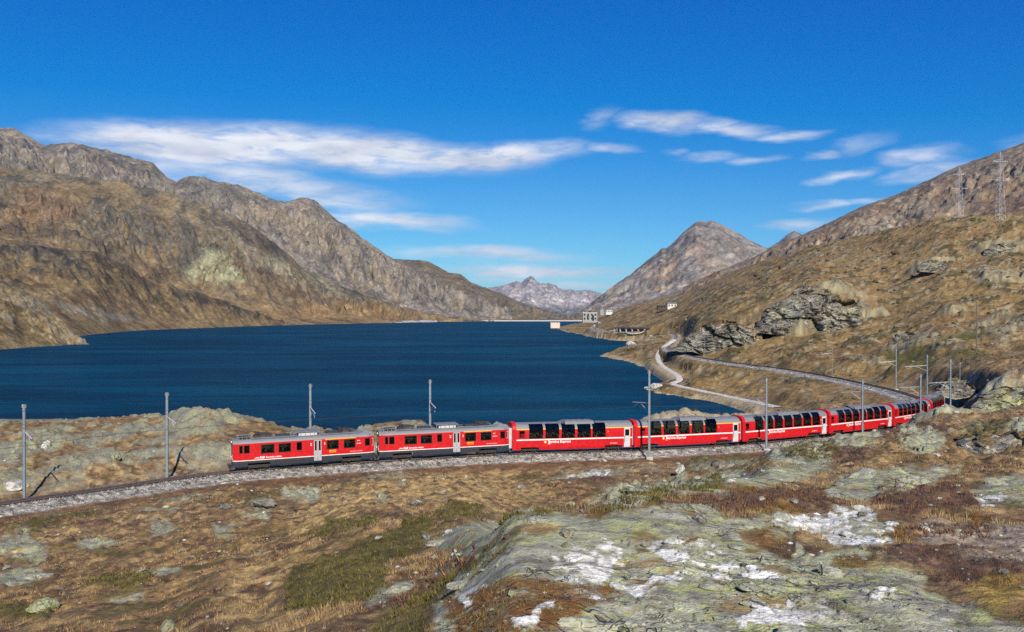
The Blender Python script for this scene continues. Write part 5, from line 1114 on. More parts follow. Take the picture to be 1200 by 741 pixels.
# ================================================================ masts along the line
def side_point(s, off):
    """a point beside the track; off > 0 lies to the right-hand side looking along the line (the camera side near the train)"""
    p, t = trk_at(s); n = Vector((t.y, -t.x, 0)).normalized(); return p + n * off, p, n
def s_for_px(px, d0, d1, off):
    best = None
    for s in np.arange(4, S_END - 5, .5):
        q, p, n = side_point(s, off)
        if d0 < q.y < d1:
            e = abs(600 + q.x / q.y * F - px)
            if best is None or e < best[0]: best = (e, s)
    return best[1]
def mast(px, d0, d1, off, top_py, label, arm=True, block=True, thin=False, z_base=None):
    s = s_for_px(px, d0, d1, off); q, p, n = side_point(s, off)
    z0 = ground_z(q.x, q.y) if z_base is None else z_base
    ztop = CZ - (top_py - HZ) / F * q.y; h = ztop - z0
    root = empty('catenary_mast', (q.x, q.y, z0), 0, label, 'mast', 'steel catenary masts along the railway')
    tv = (p - q); tv.z = 0; tv.normalize()
    k = .62 if thin else 1
    m = MB()
    if thin: m.tube((0, 0, -.3), (0, 0, h), .075, .055, 8)
    else:
        # two channels and web: a steel H section, slightly tapered
        for sx in (-1, 1): m.add([(sx * w_ + dx, dy * w_, z) for z, w_ in ((-.3, .125), (h, .10)) for dx, dy in ((-.014, -1), (.014, -1), (.014, 1), (-.014, 1))], [(0, 1, 5, 4), (1, 2, 6, 5), (2, 3, 7, 6), (3, 0, 4, 7), (4, 5, 6, 7)])
        m.add([(x, y, z) for z, w_ in ((-.3, .12), (h, .095)) for x, y in ((-w_, -.02), (w_, -.02), (w_, .02), (-w_, .02))], [(0, 1, 5, 4), (1, 2, 6, 5), (2, 3, 7, 6), (3, 0, 4, 7), (4, 5, 6, 7)])
    m.build('pole', STEEL, root)
    if block: MB().prism([(-.42, -.42), (.42, -.42), (.42, .42), (-.42, .42)], 'z', -.6, .30).build('foundation', CONC, root, bevel=.05)
    t = MB().box(-.22 * k, .22 * k, -.05, .05, h - .34, h - .26).box(-.07, .07, -.09, .09, h - .7, h - .05); t.build('top_bracket', STEEL, root)
    for sx in (-1, 1):
        i = MB()
        for j in range(3): i.tube((sx * .18 * k, 0, h - .26 + j * .09), (sx * .18 * k, 0, h - .20 + j * .09), .065 * k, .045 * k, 8)
        i.build('insulator', INSUL, root)
    if arm:
        zc = (p.z + 5.9) - z0; a = tv * abs(off) * 1.12
        b = MB().tube(tv * .1 + Vector((0, 0, zc + .45)), a + Vector((0, 0, zc + .1)), .065, .06, 6).tube(tv * .1 + Vector((0, 0, zc - .75)), a * .55 + Vector((0, 0, zc + .26)), .035, .035, 5).tube(a * .55 + Vector((0, 0, zc + .26)), a * .95 + Vector((0, 0, zc - .45)), .02, .02, 5)
        b.build('bracket_arm', LGREY, root)
        i = MB(); 
        for j in range(4): i.tube(tv * (.25 + j * .09) + Vector((0, 0, zc + .44 - j * .01)), tv * (.30 + j * .09) + Vector((0, 0, zc + .435 - j * .01)), .06, .06, 7)
        i.build('insulator', INSUL, root)
    for f_ in (.80, .76): MB().box(-.13, .13, -.13, .13, h * f_, h * f_ + .05).build('clamp', STEEL, root)
    return root
mast(25, 60, 110, -3.0, 474, 'grey steel mast at far left, behind the bare track')
mast(193, 80, 115, -2.9, 460, 'grey steel mast between the far left mast and the first railcar')
mast(363, 95, 125, -3.0, 450, 'grey mast rising against the lake behind the first red railcar', block=False)
mast(506, 100, 130, -3.0, 445, 'grey mast rising against the lake behind the second red railcar', block=False)
mast(763, 100, 125, 4.2, 434, 'tall grey mast before the second panorama coach, on a pale footing')
mast(899.5, 105, 140, 3.3, 443, 'grey mast before the first coach without a yellow band')
mast(1010, 115, 150, 3.2, 445, 'grey mast standing before the coach with half hidden wheels')
mast(1079, 130, 165, 2.9, 439, 'grey mast close before the joint to the last coach')
mast(1114, 145, 185, 3.1, 421, 'thick grey mast on the outer side of the bend beyond the last coach')
mast(1125, 150, 200, 5.2, 424, 'thin pale mast rightmost of all, by the shaded rock wall', arm=False, thin=True)
mast(1087, 185, 230, 4.2, 416, 'pale mast on the inside slope above the last coach roof')
mast(1050, 200, 240, 3.4, 409, 'pale mast on a light footing right of the returning line')
mast(975, 235, 285, 3.0, 407, 'thin mast halfway along the returning line over the brown meadow', thin=True)
mast(826, 300, 420, 2.8, 393, 'thin distant mast by the grey cliff above the road fork', thin=True)
mast(796, 640, 740, 3.0, 380, 'tiny far mast where the road reaches the railway', thin=True)
# overhead wire hung from the masts
def wire(name, off, dz, s0, s1, label, sag=.25, span=32.0, r=.018):
    v = []; f = []; k = 4
    for i, s in enumerate(np.arange(s0, s1, 4.0)):
        q, p, n = side_point(s, off); z = p.z + dz - sag * (1 - (2 * ((s - s0) % span) / span - 1) ** 2)
        v += [(q.x + n.x * r * math.cos(t), q.y + n.y * r * math.cos(t), z + r * math.sin(t)) for t in [2 * math.pi * j / k for j in range(k)]]
        if i: f += [((i - 1) * k + j, (i - 1) * k + (j + 1) % k, i * k + (j + 1) % k, i * k + j) for j in range(k)]
    tag(MB().add(v, f).build(name, DARK), label, 'wire')
wire('contact_wire', 0.0, 5.45, 6, S_RET + 100, 'thin dark contact wire hanging over the railway track')

# ================================================================ gravel road round the bay
def drape(name, pts, w, c, step, lift=.10):
    cl = catmull([tuple(p) for p in pts], step); n = len(cl)
    t = [(cl[min(i + 1, n - 1)] - cl[max(i - 1, 0)]).normalized() for i in range(n)]
    os_ = [-1.25, -1.0, -.5, 0, .5, 1.0, 1.25]
    X = np.array([[p.x - d.y * w * o * -1 for o in os_] for p, d in zip(cl, t)]); Y = np.array([[p.y - d.x * w * o for o in os_] for p, d in zip(cl, t)])
    Zc = np.array([max(ground_z(p.x + dx, p.y + dy) for dx, dy in ((0, 0), (w * .8, 0), (-w * .8, 0), (0, w * .9), (0, -w * .9))) for p in cl])
    k = np.hanning(11)[1:-1]; k /= k.sum(); Zc = np.maximum(np.convolve(np.pad(Zc, 4, 'edge'), k, 'valid'), Zc - .25)
    Z = Zc[:, None] + lift + np.array([-.9, 0, .02, .03, .02, 0, -.9])[None, :]
    col = np.empty(X.shape + (4,), np.float32); v = 1 + .18 * RNG.normal(0, .5, X.shape); col[..., 3] = 0
    for i in range(3): col[..., i] = c[i] * v
    return tag(grid_mesh(name, X, Y, Z, col, MAT_BED), kind='structure')
def road_strip(name, cl, w, c):
    n = len(cl); t = [(cl[min(i + 1, n - 1)] - cl[max(i - 1, 0)]).normalized() for i in range(n)]; os_ = [-1.4, -1.0, -.5, 0, .5, 1.0, 1.4]
    X = np.array([[p.x + q.y * w * o for o in os_] for p, q in zip(cl, t)]); Y = np.array([[p.y - q.x * w * o for o in os_] for p, q in zip(cl, t)])
    zc = np.array([p.z for p in cl]); k = np.hanning(9)[1:-1]; k /= k.sum(); zc = np.convolve(np.pad(zc, 3, 'edge'), k, 'valid')
    Z = zc[:, None] + np.array([-.55, .08, .11, .13, .11, .08, -.55])[None, :]
    col = np.empty(X.shape + (4,), np.float32); v = 1 + .12 * RNG.normal(0, .5, X.shape); col[..., 3] = 0
    for i in range(3): col[..., i] = c[i] * v
    return tag(grid_mesh(name, X, Y, Z, col, MAT_BED), kind='structure')
road_strip('gravel_road', ROAD, 1.05, (.60, .56, .48))
road2 = [hit(px, py, 700, 1600) for px, py in ((757, 391.5), (735, 389.5), (716, 388), (705, 387), (697, 385.5), (693, 384), (697, 381.5), (703, 379.5), (700, 377.5), (697, 376))]
drape('gravel_road', road2, 1.6, (.48, .45, .40), 4, .3)

# ================================================================ distant buildings, gallery, dam
PLAST = paint_mat('pale_plaster', (.62, .60, .54), .9, var=.08); PLASTC = paint_mat('cream_plaster', (.66, .52, .40), .9, var=.08); ROOFG = paint_mat('grey_slab_roof', (.16, .17, .17), .9); STONEW = paint_mat('grey_stone_wall', (.30, .30, .28), .95, var=.25, scale=.4); WOOD = paint_mat('dark_timber', (.075, .055, .045), .9); WINM = paint_mat('dark_window', (.02, .024, .03), .2); DAMM = paint_mat('dam_concrete', (.50, .48, .43), .9, var=.12, scale=.05)
def house(name, px, base_py, D, w, d, h, rh, label, wall, roof, cols, rows_, rz=0.0, big=False):
    x = Wp(px, D); z = CZ - (base_py - HZ) / F * D
    root = empty(name, (x, D, z), rz, label, 'building')
    MB().box(-w / 2, w / 2, -d / 2, d / 2, -3, h).build('wall', wall, root)
    if rh > 0: MB().prism([(-d / 2 - .5, h + .01), (0, h + rh), (d / 2 + .5, h + .01)], 'x', -w / 2 - .4, w / 2 + .4).build('roof', roof, root) if not big else MB().box(-w / 2 - .4, w / 2 + .4, -d / 2 - .4, d / 2 + .4, h + .01, h + rh).build('roof', roof, root)
    ww = w / cols
    for i in range(cols):
        for j in range(rows_):
            x0 = -w / 2 + ww * (i + .28); z0 = h / rows_ * (j + .3)
            f = MB().box(x0, x0 + ww * .44, -d / 2 - .06, -d / 2 + .02, z0, z0 + h / rows_ * .5).build('window', WINM, root)
            MB().box(x0 - .1, x0 + ww * .44 + .1, -d / 2 - .14, -d / 2 - .07, z0 - .15, z0 - .02).build('sill', wall, f)
    return root
st = house('railway_station', 691, 376, 1480, 24, 14, 13, .8, 'long flat roofed grey stone station building above the lake', STONEW, PLAST, 4, 2, big=True)
MB().box(3.2, 6.6, -7.25, -7.05, 0, 9.5).build('archway', WINM, st); MB().box(-5, -2.4, -7.25, -7.05, 2, 9.5).build('archway', WINM, st)
hs = house('white_house', 713.5, 367, 1560, 11.5, 9, 5.6, 1.6, 'white gabled house right of the stone station building', PLAST, ROOFG, 4, 1)
tw = house('stone_tower', 705.3, 367.5, 1540, 6, 6, 7.4, 4.6, 'small stone house with steep gable beside the white house', STONEW, ROOFG, 1, 2, rz=R(90))
house('white_cottage', 787, 360.5, 1080, 11, 8, 4.6, 1.6, 'small white cottage alone on the brown hillside', PLAST, ROOFG, 3, 1)
sh = house('timber_shed', 775, 361, 1080, 10, 6, 2.2, 1.1, 'low dark timber shed joined beside the white cottage', WOOD, WOOD, 3, 1)
it = empty('intake_tower', (Wp(650.5, 1470), 1470, -2), 0, 'cream concrete intake block standing in the lake off the point', 'building')
MB().box(-7.6, 7.6, -6, 6, -2, 10.6).build('wall', PLASTC, it); MB().box(-7.9, 7.9, -6.3, 6.3, 10.61, 11.2).build('roof', PLAST, it)
for x in (-7.4, -3.2, 1.2, 5.2): MB().box(x, x + .5, -6.1, -5.6, 11.2, 12.5).build('post', PLAST, it)
# avalanche gallery over the line
ga = empty('railway_gallery', tuple(Vector((Wp(740, 832), 832, 7.4))), 0, 'dark roofed railway gallery on pillars along the far shore', 'gallery')
A = Vector((Wp(721, 850), 850, 0)) - Vector((ga.location.x, ga.location.y, 0)); B = Vector((Wp(759, 812), 812, 0)) - Vector((ga.location.x, ga.location.y, 0))
d = (B - A); Lg = d.length; d.normalize(); nn = Vector((d.y, -d.x, 0))
def gp(t, o, z): p = A + d * t + nn * o; return (p.x, p.y, z)
MB().add([gp(0, -3.4, 3.9), gp(Lg, -3.4, 3.9), gp(Lg, 3.4, 3.0), gp(0, 3.4, 3.0), gp(0, -3.4, 4.4), gp(Lg, -3.4, 4.4), gp(Lg, 3.4, 3.5), gp(0, 3.4, 3.5)], [(0, 1, 2, 3), (7, 6, 5, 4), (0, 4, 5, 1), (1, 5, 6, 2), (2, 6, 7, 3), (3, 7, 4, 0)]).build('roof', WOOD, ga)
MB().add([gp(0, -3.3, -1.5), gp(Lg, -3.3, -1.5), gp(Lg, -3.3, 3.9), gp(0, -3.3, 3.9)], [(0, 1, 2, 3)]).build('back_wall', STONEW, ga)
for t in np.linspace(2, Lg - 1, 6):
    MB().add([gp(t + a, 2.9 + b, z) for z in (-4, 3.0) for a, b in ((-.7, -.4), (.7, -.4), (.7, .4), (-.7, .4))], [(0, 1, 5, 4), (1, 2, 6, 5), (2, 3, 7, 6), (3, 0, 4, 7), (4, 5, 6, 7)]).build('pillar', CONC, ga)
# dam across the far end
dm = empty('dam', (Wp(580, 2700), 2700, 0), 0, 'long low concrete dam closing the far end of the lake', 'dam')
x0, x1 = Wp(470, 2700) - dm.location.x, Wp(694, 2700) - dm.location.x
MB().prism([(-2.5, -8), (4.5, -8), (3, 2.2), (-2.5, 2.2)], 'x', x0, x1).build('wall', DAMM, dm); MB().box(x0, x1, -2.9, -1.6, 2.21, 3.2).build('parapet', PLAST, dm)
# pale gravel beach left of the dam
bxx, byy = np.meshgrid(np.linspace(Wp(372, 2250), Wp(515, 2550), 90), np.linspace(0, 1, 12)); 
bD = np.interp(bxx[0], [Wp(372, 2250), Wp(515, 2550)], [1930, 2500]); Yb = bD[None, :] + (byy - .25) * 260 + fbm(bxx, byy * 50, 90, 4, .5, 500) * 25
Zb = -1.0 + sstep(0, .4, byy) * 5.6 + fbm(bxx, Yb, 70, 4, .5, 505) * 2.2
cb = np.empty(bxx.shape + (4,), np.float32); cb[:] = (.44, .41, .36, 0); cb[..., :3] *= (1 + .3 * fbm(bxx, Yb, 40, 4, .6, 508))[..., None]
tag(grid_mesh('gravel_beach', bxx, Yb, Zb, cb, MAT_FAR), kind='structure')

# ================================================================ pylons on the skyline
PYL = paint_mat('pale_pylon_steel', (.48, .48, .47), .6)
def pylon(px, base_py, top_py, D, label):
    x = Wp(px, D); z = ground_z(x, D) - 1; H = CZ - (top_py - HZ) / F * D - z
    root = empty('lattice_pylon', (x, D, z), R(8), label, 'pylon', 'lattice pylons on the hill')
    def hw(t): return 2.7 * (1 - t) + .85 * t
    for sx in (-1, 1):
        for sy in (-1, 1): MB().tube((sx * hw(0), sy * hw(0), 0), (sx * hw(.93), sy * hw(.93), H * .93), .12, .09, 4).tube((sx * hw(.93), sy * hw(.93), H * .93), (0, 0, H), .11, .08, 4).build('leg', PYL, root)
    br = MB(); n = 11
    for j in range(n):
        t0, t1 = .93 * j / n, .93 * (j + 1) / n; a, b = hw(t0), hw(t1)
        for q in range(4):
            c0, c1 = [(-1, -1), (1, -1), (1, 1), (-1, 1)][q], [(1, -1), (1, 1), (-1, 1), (-1, -1)][q]
            br.tube((c0[0] * a, c0[1] * a, H * t0), (c1[0] * b, c1[1] * b, H * t1), .05, .05, 3).tube((c1[0] * a, c1[1] * a, H * t0), (c0[0] * b, c0[1] * b, H * t1), .05, .05, 3).tube((c0[0] * b, c0[1] * b, H * t1), (c1[0] * b, c1[1] * b, H * t1), .045, .045, 3)
    br.build('lattice_bracing', PYL, root)
    for t, w in ((.60, 8.5), (.86, 6.5)):
        for s in (-1, 1):
            cb_ = MB()
            for sy in (-1, 1): cb_.tube((s * hw(t), sy * hw(t) * .8, H * t), (s * w, 0, H * t + .4), .10, .08, 4)
            cb_.tube((s * hw(t), 0, H * t + 1.9), (s * w, 0, H * t + .4), .09, .07, 4); cb_.build('cross_arm', PYL, root)
            ins = MB(); [ins.tube((s * (w - .2), 0, H * t + .3 - k * .35), (s * (w - .2), 0, H * t + .1 - k * .35), .16, .10, 6) for k in range(5)]; ins.build('insulator', PLAST, root)
    return root
pylon(1124, 252, 196, 812, 'smaller left lattice pylon on the brown hill crest'); pylon(1172, 250, 178, 700, 'taller right lattice pylon on the brown hill crest')
WOODP = paint_mat('weathered_pole', (.13, .11, .09), .9)
def wood_pole(px, base, top, D0, label):
    p = hit(px, base, D0, 1500); h = (base - top) / F * p.y
    root = empty('wooden_pole', tuple(p), 0, label, 'pole', 'line poles on the hillside')
    MB().tube((0, 0, -.5), (0, 0, h), .17, .12, 7).build('post', WOODP, root); MB().box(-.9, .9, -.06, .06, h - .75, h - .6).build('crossarm', WOODP, root)
    for x in (-.8, 0, .8): MB().tube((x, 0, h - .6), (x, 0, h - .35), .07, .05, 6).build('insulator', INSUL, root)
for px, b, t, d0, lab in ((1061, 394, 356, 230, 'thin wooden pole on the slope above the green patch'), (1144.5, 409, 357, 230, 'tall thin wooden pole on the slope right of the green patches'), (980, 327, 300, 420, 'thin pole standing on top of the grey cliff'), (932, 326, 312, 380, 'short pole left of the cliff top')): wood_pole(px, b, t, d0, lab)

# ================================================================ crags: broken rock faces standing out of the hillside
MAT_CRAG = earth_material('crag_rock', 1.1, .16, .35)
MAT_CRAGN = earth_material('near_crag_rock', 4.0, .6, .08)
def crag(top, base, Db, Dt, lam, depth, label, mat, seed, cols_, step=1.15, rows=66, turf=.85):
    t = np.array(top, float); bs = np.array(base, float)
    px = np.arange(t[0, 0], t[-1, 0] + .01, step); tp = np.interp(px, t[:, 0], t[:, 1]); bp = np.interp(px, bs[:, 0], bs[:, 1])
    u = (px - px[0]) / (px[-1] - px[0]); edge = np.clip(4 * u * (1 - u), 0, 1) ** .35; tp = tp + (bp - tp) * np.clip(.12 * fbm(px, px * 0 + seed, (px[-1] - px[0]) * .16, 3, .6, seed), -.3, .3)
    v = np.concatenate([np.linspace(0, 1, rows), 1 + np.linspace(0, 1, rows // 3)[1:]])[:, None]; vf = np.minimum(v, 1); vb = np.maximum(v - 1, 0)
    Dc = Db + (Dt - Db) * (1 - edge) * .35                       # the ends curve away from the viewer
    D = Dc + (Dt - Db) * .55 * vf ** 2 + vb * (Dt - Db) * 1.6
    zb, zt = CZ - (bp - HZ) / F * Db, CZ - (tp - HZ) / F * Dt
    zb = zb - (zt - zb) * .12
    X = Wp(px[None, :], D + 0 * px[None, :]); Y = D + 0 * X; Z = zb + (zt - zb) * np.minimum(vf * 1.12, 1 + 0 * vf) ** .9 - vb ** 1.2 * (zt - zb) * .8
    h = np.max(zt - zb); zz = Z * 1.15
    A, e = facets(X + Y * .3, zz * .8 + X * .25, lam, seed, 1.3); B, e2 = facets(X - Y * .2, zz + X * .4, lam * .38, seed + 3, 1.2); G, e3 = facets(X + Y * .5, zz * .9 - X * .2, lam * .15, seed + 5)
    n = fbm(X + Y * .5, zz, lam * 1.6, 5, .6, seed + 7); r = fbm(X + Y * .4, zz * .7, lam * .7, 4, .6, seed + 9, ridged=True)
    dsp = depth * (A * .75 + B * .34 + G * .14 + n * .5 + r * .18) - depth * (sstep(.10, .0, e) * .34 + sstep(.12, .0, e2) * .14)
    w = sstep(0, .08, vf) * (1 - .3 * vb)
    Y = Y - dsp * w * edge; X = X + depth * .35 * (B + n * .6) * w * edge; Z = Z + depth * (.30 * A + .22 * B + .10 * G + .2 * n) * sstep(.3, 1, v) * edge
    c = np.empty(X.shape + (3,), np.float32); c[:] = cols_[0]
    q = fbm(X, zz + Y, lam * 2.2, 4, .6, seed + 11); q2 = fbm(X, zz + Y, lam * .5, 4, .65, seed + 13)
    c = put(c, sstep(-.05, .35, q + q2 * .5), np.array(cols_[1], np.float32)); c = put(c, sstep(.1, .4, -q + q2 * .7) * .9, np.array(cols_[2], np.float32))
    c = put(c, np.maximum(sstep(.10, .02, e), sstep(.10, .02, e2) * .7) * .6, C(.035, .033, .030))
    tm = np.clip(sstep(.82, 1.05, v + q * .25 + A * .15) * turf * 2 + sstep(.25, .5, q2 + B * .4 - .15) * turf, 0, 1); c = put(c, tm, C(.235, .165, .08)); c = put(c, tm * sstep(0.1, .35, q2), C(.10, .088, .035))
    o = grid_mesh('rock_outcrop', X, Y, Z, np.concatenate([c * (1 + .3 * np.clip(G, -.5, .5)[..., None]), (1 - tm)[..., None] * .4], -1), mat, kind=None, smooth=False)
    return tag(o, label, 'rock outcrop', 'rock outcrops on the slopes')
GR = ((.33, .305, .25), (.38, .355, .25), (.19, .172, .145)); GY_ = ((.38, .365, .26), (.46, .46, .22), (.22, .21, .16)); GD = ((.30, .285, .25), (.36, .34, .26), (.17, .16, .14))
crag([(880, 388), (893, 374), (903, 360), (915, 354), (926, 346), (936, 338), (950, 333), (970, 338), (985, 350), (1000, 360), (1015, 369), (1030, 378), (1050, 388)], [(880, 390), (905, 388), (940, 397), (970, 390), (990, 396), (1020, 386), (1050, 390)], 386, 416, 7.5, 5.5, 'big grey cracked cliff in the middle of the right hillside', MAT_CRAG, 31, GR)
crag([(785, 410), (796, 404), (812, 391), (826, 381), (842, 375), (856, 374), (868, 381), (884, 390), (897, 400), (912, 408)], [(785, 412), (812, 410), (830, 415), (860, 412), (880, 416), (912, 410)], 386, 402, 6, 4.5, 'dark grey cliff close above the railway and the road fork', MAT_CRAG, 37, GD)
crag([(1136, 478), (1143, 464), (1152, 459), (1170, 456), (1195, 452), (1225, 447), (1260, 450), (1290, 470)], [(1136, 489), (1200, 490), (1290, 492)], 108, 117, 2.0, 1.3, 'yellow green lichen crag at the right edge with a shaded left side', MAT_CRAGN, 41, GY_)
crag([(1106, 535), (1116, 520), (1128, 508), (1150, 502), (1180, 501), (1215, 497), (1250, 505), (1275, 530)], [(1106, 549), (1150, 556), (1200, 560), (1275, 562)], 52, 60, 1.2, .75, 'brown topped rocky hump at the right edge nearer than the train', MAT_CRAGN, 43, GR, turf=.8)
crag([(1040, 402), (1052, 392), (1068, 388), (1085, 391), (1096, 402)], [(1040, 406), (1070, 408), (1096, 406)], 300, 312, 3, 2, 'low grey outcrop above the green patches', MAT_CRAG, 47, GR)
crag([(1152, 294), (1162, 289), (1176, 287), (1188, 289), (1198, 296)], [(1152, 298), (1180, 300), (1198, 299)], 575, 590, 4, 2.5, 'grey outcrop high on the right hill below the taller pylon', MAT_CRAG, 53, GR)
crag([(1074, 313), (1084, 307), (1096, 306), (1106, 309), (1114, 315)], [(1074, 317), (1095, 318), (1114, 318)], 505, 518, 3.5, 2, 'low outcrop in the middle of the right hill', MAT_CRAG, 59, GR)
crag([(1160, 440), (1172, 430), (1190, 426), (1215, 424), (1250, 432)], [(1160, 446), (1200, 447), (1250, 447)], 175, 190, 2.5, 1.6, 'pale broken rock band above the shaded rock wall', MAT_CRAGN, 61, GR)
crag([(1095, 456), (1105, 446), (1118, 442), (1135, 447), (1146, 458)], [(1095, 462), (1120, 466), (1146, 464)], 168, 178, 2.0, 1.4, 'small dark outcrop behind the thin pale mast', MAT_CRAGN, 67, GD)

# ================================================================ boulders
def ico(sub):
    t = (1 + 5 ** .5) / 2
    v = [(-1, t, 0), (1, t, 0), (-1, -t, 0), (1, -t, 0), (0, -1, t), (0, 1, t), (0, -1, -t), (0, 1, -t), (t, 0, -1), (t, 0, 1), (-t, 0, -1), (-t, 0, 1)]
    f = [(0, 11, 5), (0, 5, 1), (0, 1, 7), (0, 7, 10), (0, 10, 11), (1, 5, 9), (5, 11, 4), (11, 10, 2), (10, 7, 6), (7, 1, 8), (3, 9, 4), (3, 4, 2), (3, 2, 6), (3, 6, 8), (3, 8, 9), (4, 9, 5), (2, 4, 11), (6, 2, 10), (8, 6, 7), (9, 8, 1)]
    v = [np.array(p) / math.sqrt(1 + t * t) for p in v]
    for _ in range(sub):
        cache = {}; g = []
        def mid_(a, b):
            k = (min(a, b), max(a, b))
            if k not in cache: v.append((v[a] + v[b]) / np.linalg.norm(v[a] + v[b])); cache[k] = len(v) - 1
            return cache[k]
        for a, b, c in f: x, y, z = mid_(a, b), mid_(b, c), mid_(c, a); g += [(a, x, z), (b, y, x), (c, z, y), (x, y, z)]
        f = g
    return np.array(v), np.array(f)
IV, IF = ico(4); SV, SF = ico(0)
def rock_verts(V, seed, amt=.3):
    r = np.random.default_rng(seed); v = V.copy()
    for _ in range(11):                                   # cut flat faces, as broken stone has
        n = r.normal(0, 1, 3); n /= np.linalg.norm(n); lim = r.uniform(.55, .88); d = v @ n; v = v - np.where(d > lim, d - lim, 0)[:, None] * n * .9
    nz = perlin(v[:, 0] * 2.2 + seed, v[:, 1] * 2.2 + v[:, 2] * 1.7, seed) * amt * .4 + perlin(v[:, 0] * 6 + seed, v[:, 2] * 6 + v[:, 1] * 5, seed + 1) * amt * .16
    return v * (1 + nz)[:, None]
def boulder(px, py, wpx, d0, d1, c, label, flat=.62, sink=.28, c2=None):
    p = hit(px, py, d0, d1); r = wpx / 2 / F * p.y; sd = int(px * 7 + py)
    v = rock_verts(IV, sd) * np.array([1, .8, flat]) * r
    col = np.empty((len(v), 4), np.float32); q = perlin(v[:, 0] / r * 2.5, v[:, 1] / r * 2.5 + v[:, 2] / r * 2, sd)[:, None]
    col[:, :3] = np.array(c) * (1 - sstep(-.1, .35, q)) + np.array(c2 or (c[0] * .55, c[1] * .52, c[2] * .48)) * sstep(-.1, .35, q); col[:, 3] = .9
    o = tri_mesh('boulder', v, IF, col, MAT_GROUND, smooth=False); o.location = (p.x, p.y, p.z + r * flat * (1 - 2 * sink) * .7)
    o.rotation_euler = (0, 0, random.uniform(0, 6))
    tag(o, label, 'boulder', 'boulders lying on the ground')
PALE = (.34, .34, .22); GREY = (.22, .21, .18); WHT = (.55, .53, .48)
for a in ((50, 716, 38, 10, 60, PALE, 'pale lichen covered boulder by the lower left green shrubs', .5, .3, (.24, .28, .10)), (197, 740, 22, 10, 60, PALE, 'small pale boulder cut by the bottom edge of the view', .8, .2), (210, 712, 12, 10, 60, GREY, 'small grey boulder in brown heath right of the pale boulder'),
          (310, 592, 34, 40, 90, GREY, 'flat dark boulder on the straw slope below the front railcar', .35), (264, 596, 16, 40, 90, GREY, 'small dark boulder near the ballast below the front railcar', .5), (485, 594, 14, 40, 100, GREY, 'dark grey boulder in the golden meadow below the second railcar', .8), (447, 585, 18, 40, 100, PALE, 'greenish boulder in the golden meadow below the railcar joint', .5),
          (445, 632, 13, 20, 70, WHT, 'white flat stone by the dark green shrubs', .4), (500, 632, 16, 15, 70, GREY, 'grey boulder at the edge of the dark heather strip', .5), (662, 629, 20, 8, 30, (.33, .29, .22), 'rounded tan boulder on the lichen slab above the quartz', .75), (797, 554, 14, 40, 110, WHT, 'pale pointed stone below the tall mast', 1.0), (820, 612, 22, 8, 40, GREY, 'grey boulder at the left end of the quartz hump', .6), (807, 641, 12, 5, 30, WHT, 'white stone in dark heather between quartz patches', .5),
          (892, 657, 10, 5, 30, WHT, 'small pale stone below the upright quartz slab', .6), (928, 590, 20, 8, 50, GREY, 'grey stone in the red heather beyond the quartz hump', .5), (1010, 605, 16, 8, 40, GREY, 'grey stone behind the quartz hump', .5), (1178, 672, 16, 5, 30, GREY, 'grey stone by the yellowish shrub at far right', .5), (1085, 622, 12, 5, 40, WHT, 'pale stone in the gravel patch', .6),
          (18, 574, 30, 80, 130, WHT, 'pale flat boulder beside the leftmost mast', .45), (135, 540, 14, 90, 150, PALE, 'rounded pale boulder on the knoll left of the second mast', .9), (54, 527, 12, 90, 150, WHT, 'upright pale stone on the left knoll', 1.1), (405, 501, 16, 115, 175, PALE, 'pale boulder against the lake left of the railcar joint', .7), (427, 499, 24, 115, 175, PALE, 'larger pale boulder against the lake above the railcar joint', .7), (478, 488, 9, 140, 175, WHT, 'small pale stone on top of the grassy mound', .8),
          (572, 494, 30, 130, 170, GREY, 'brown grey boulder behind the tail of the second railcar', .8), (588, 494, 14, 130, 170, PALE, 'small pale boulder behind the gangway of the second railcar', .8), (769, 455.5, 15, 250, 330, WHT, 'pale boulder on the tip of the bay point', .6), (757, 455.8, 8, 250, 330, WHT, 'small pale stone at the very tip of the bay point', .6), (739, 405, 12, 560, 760, WHT, 'white boulder on the grassy far spit', .6)):
    boulder(*a)

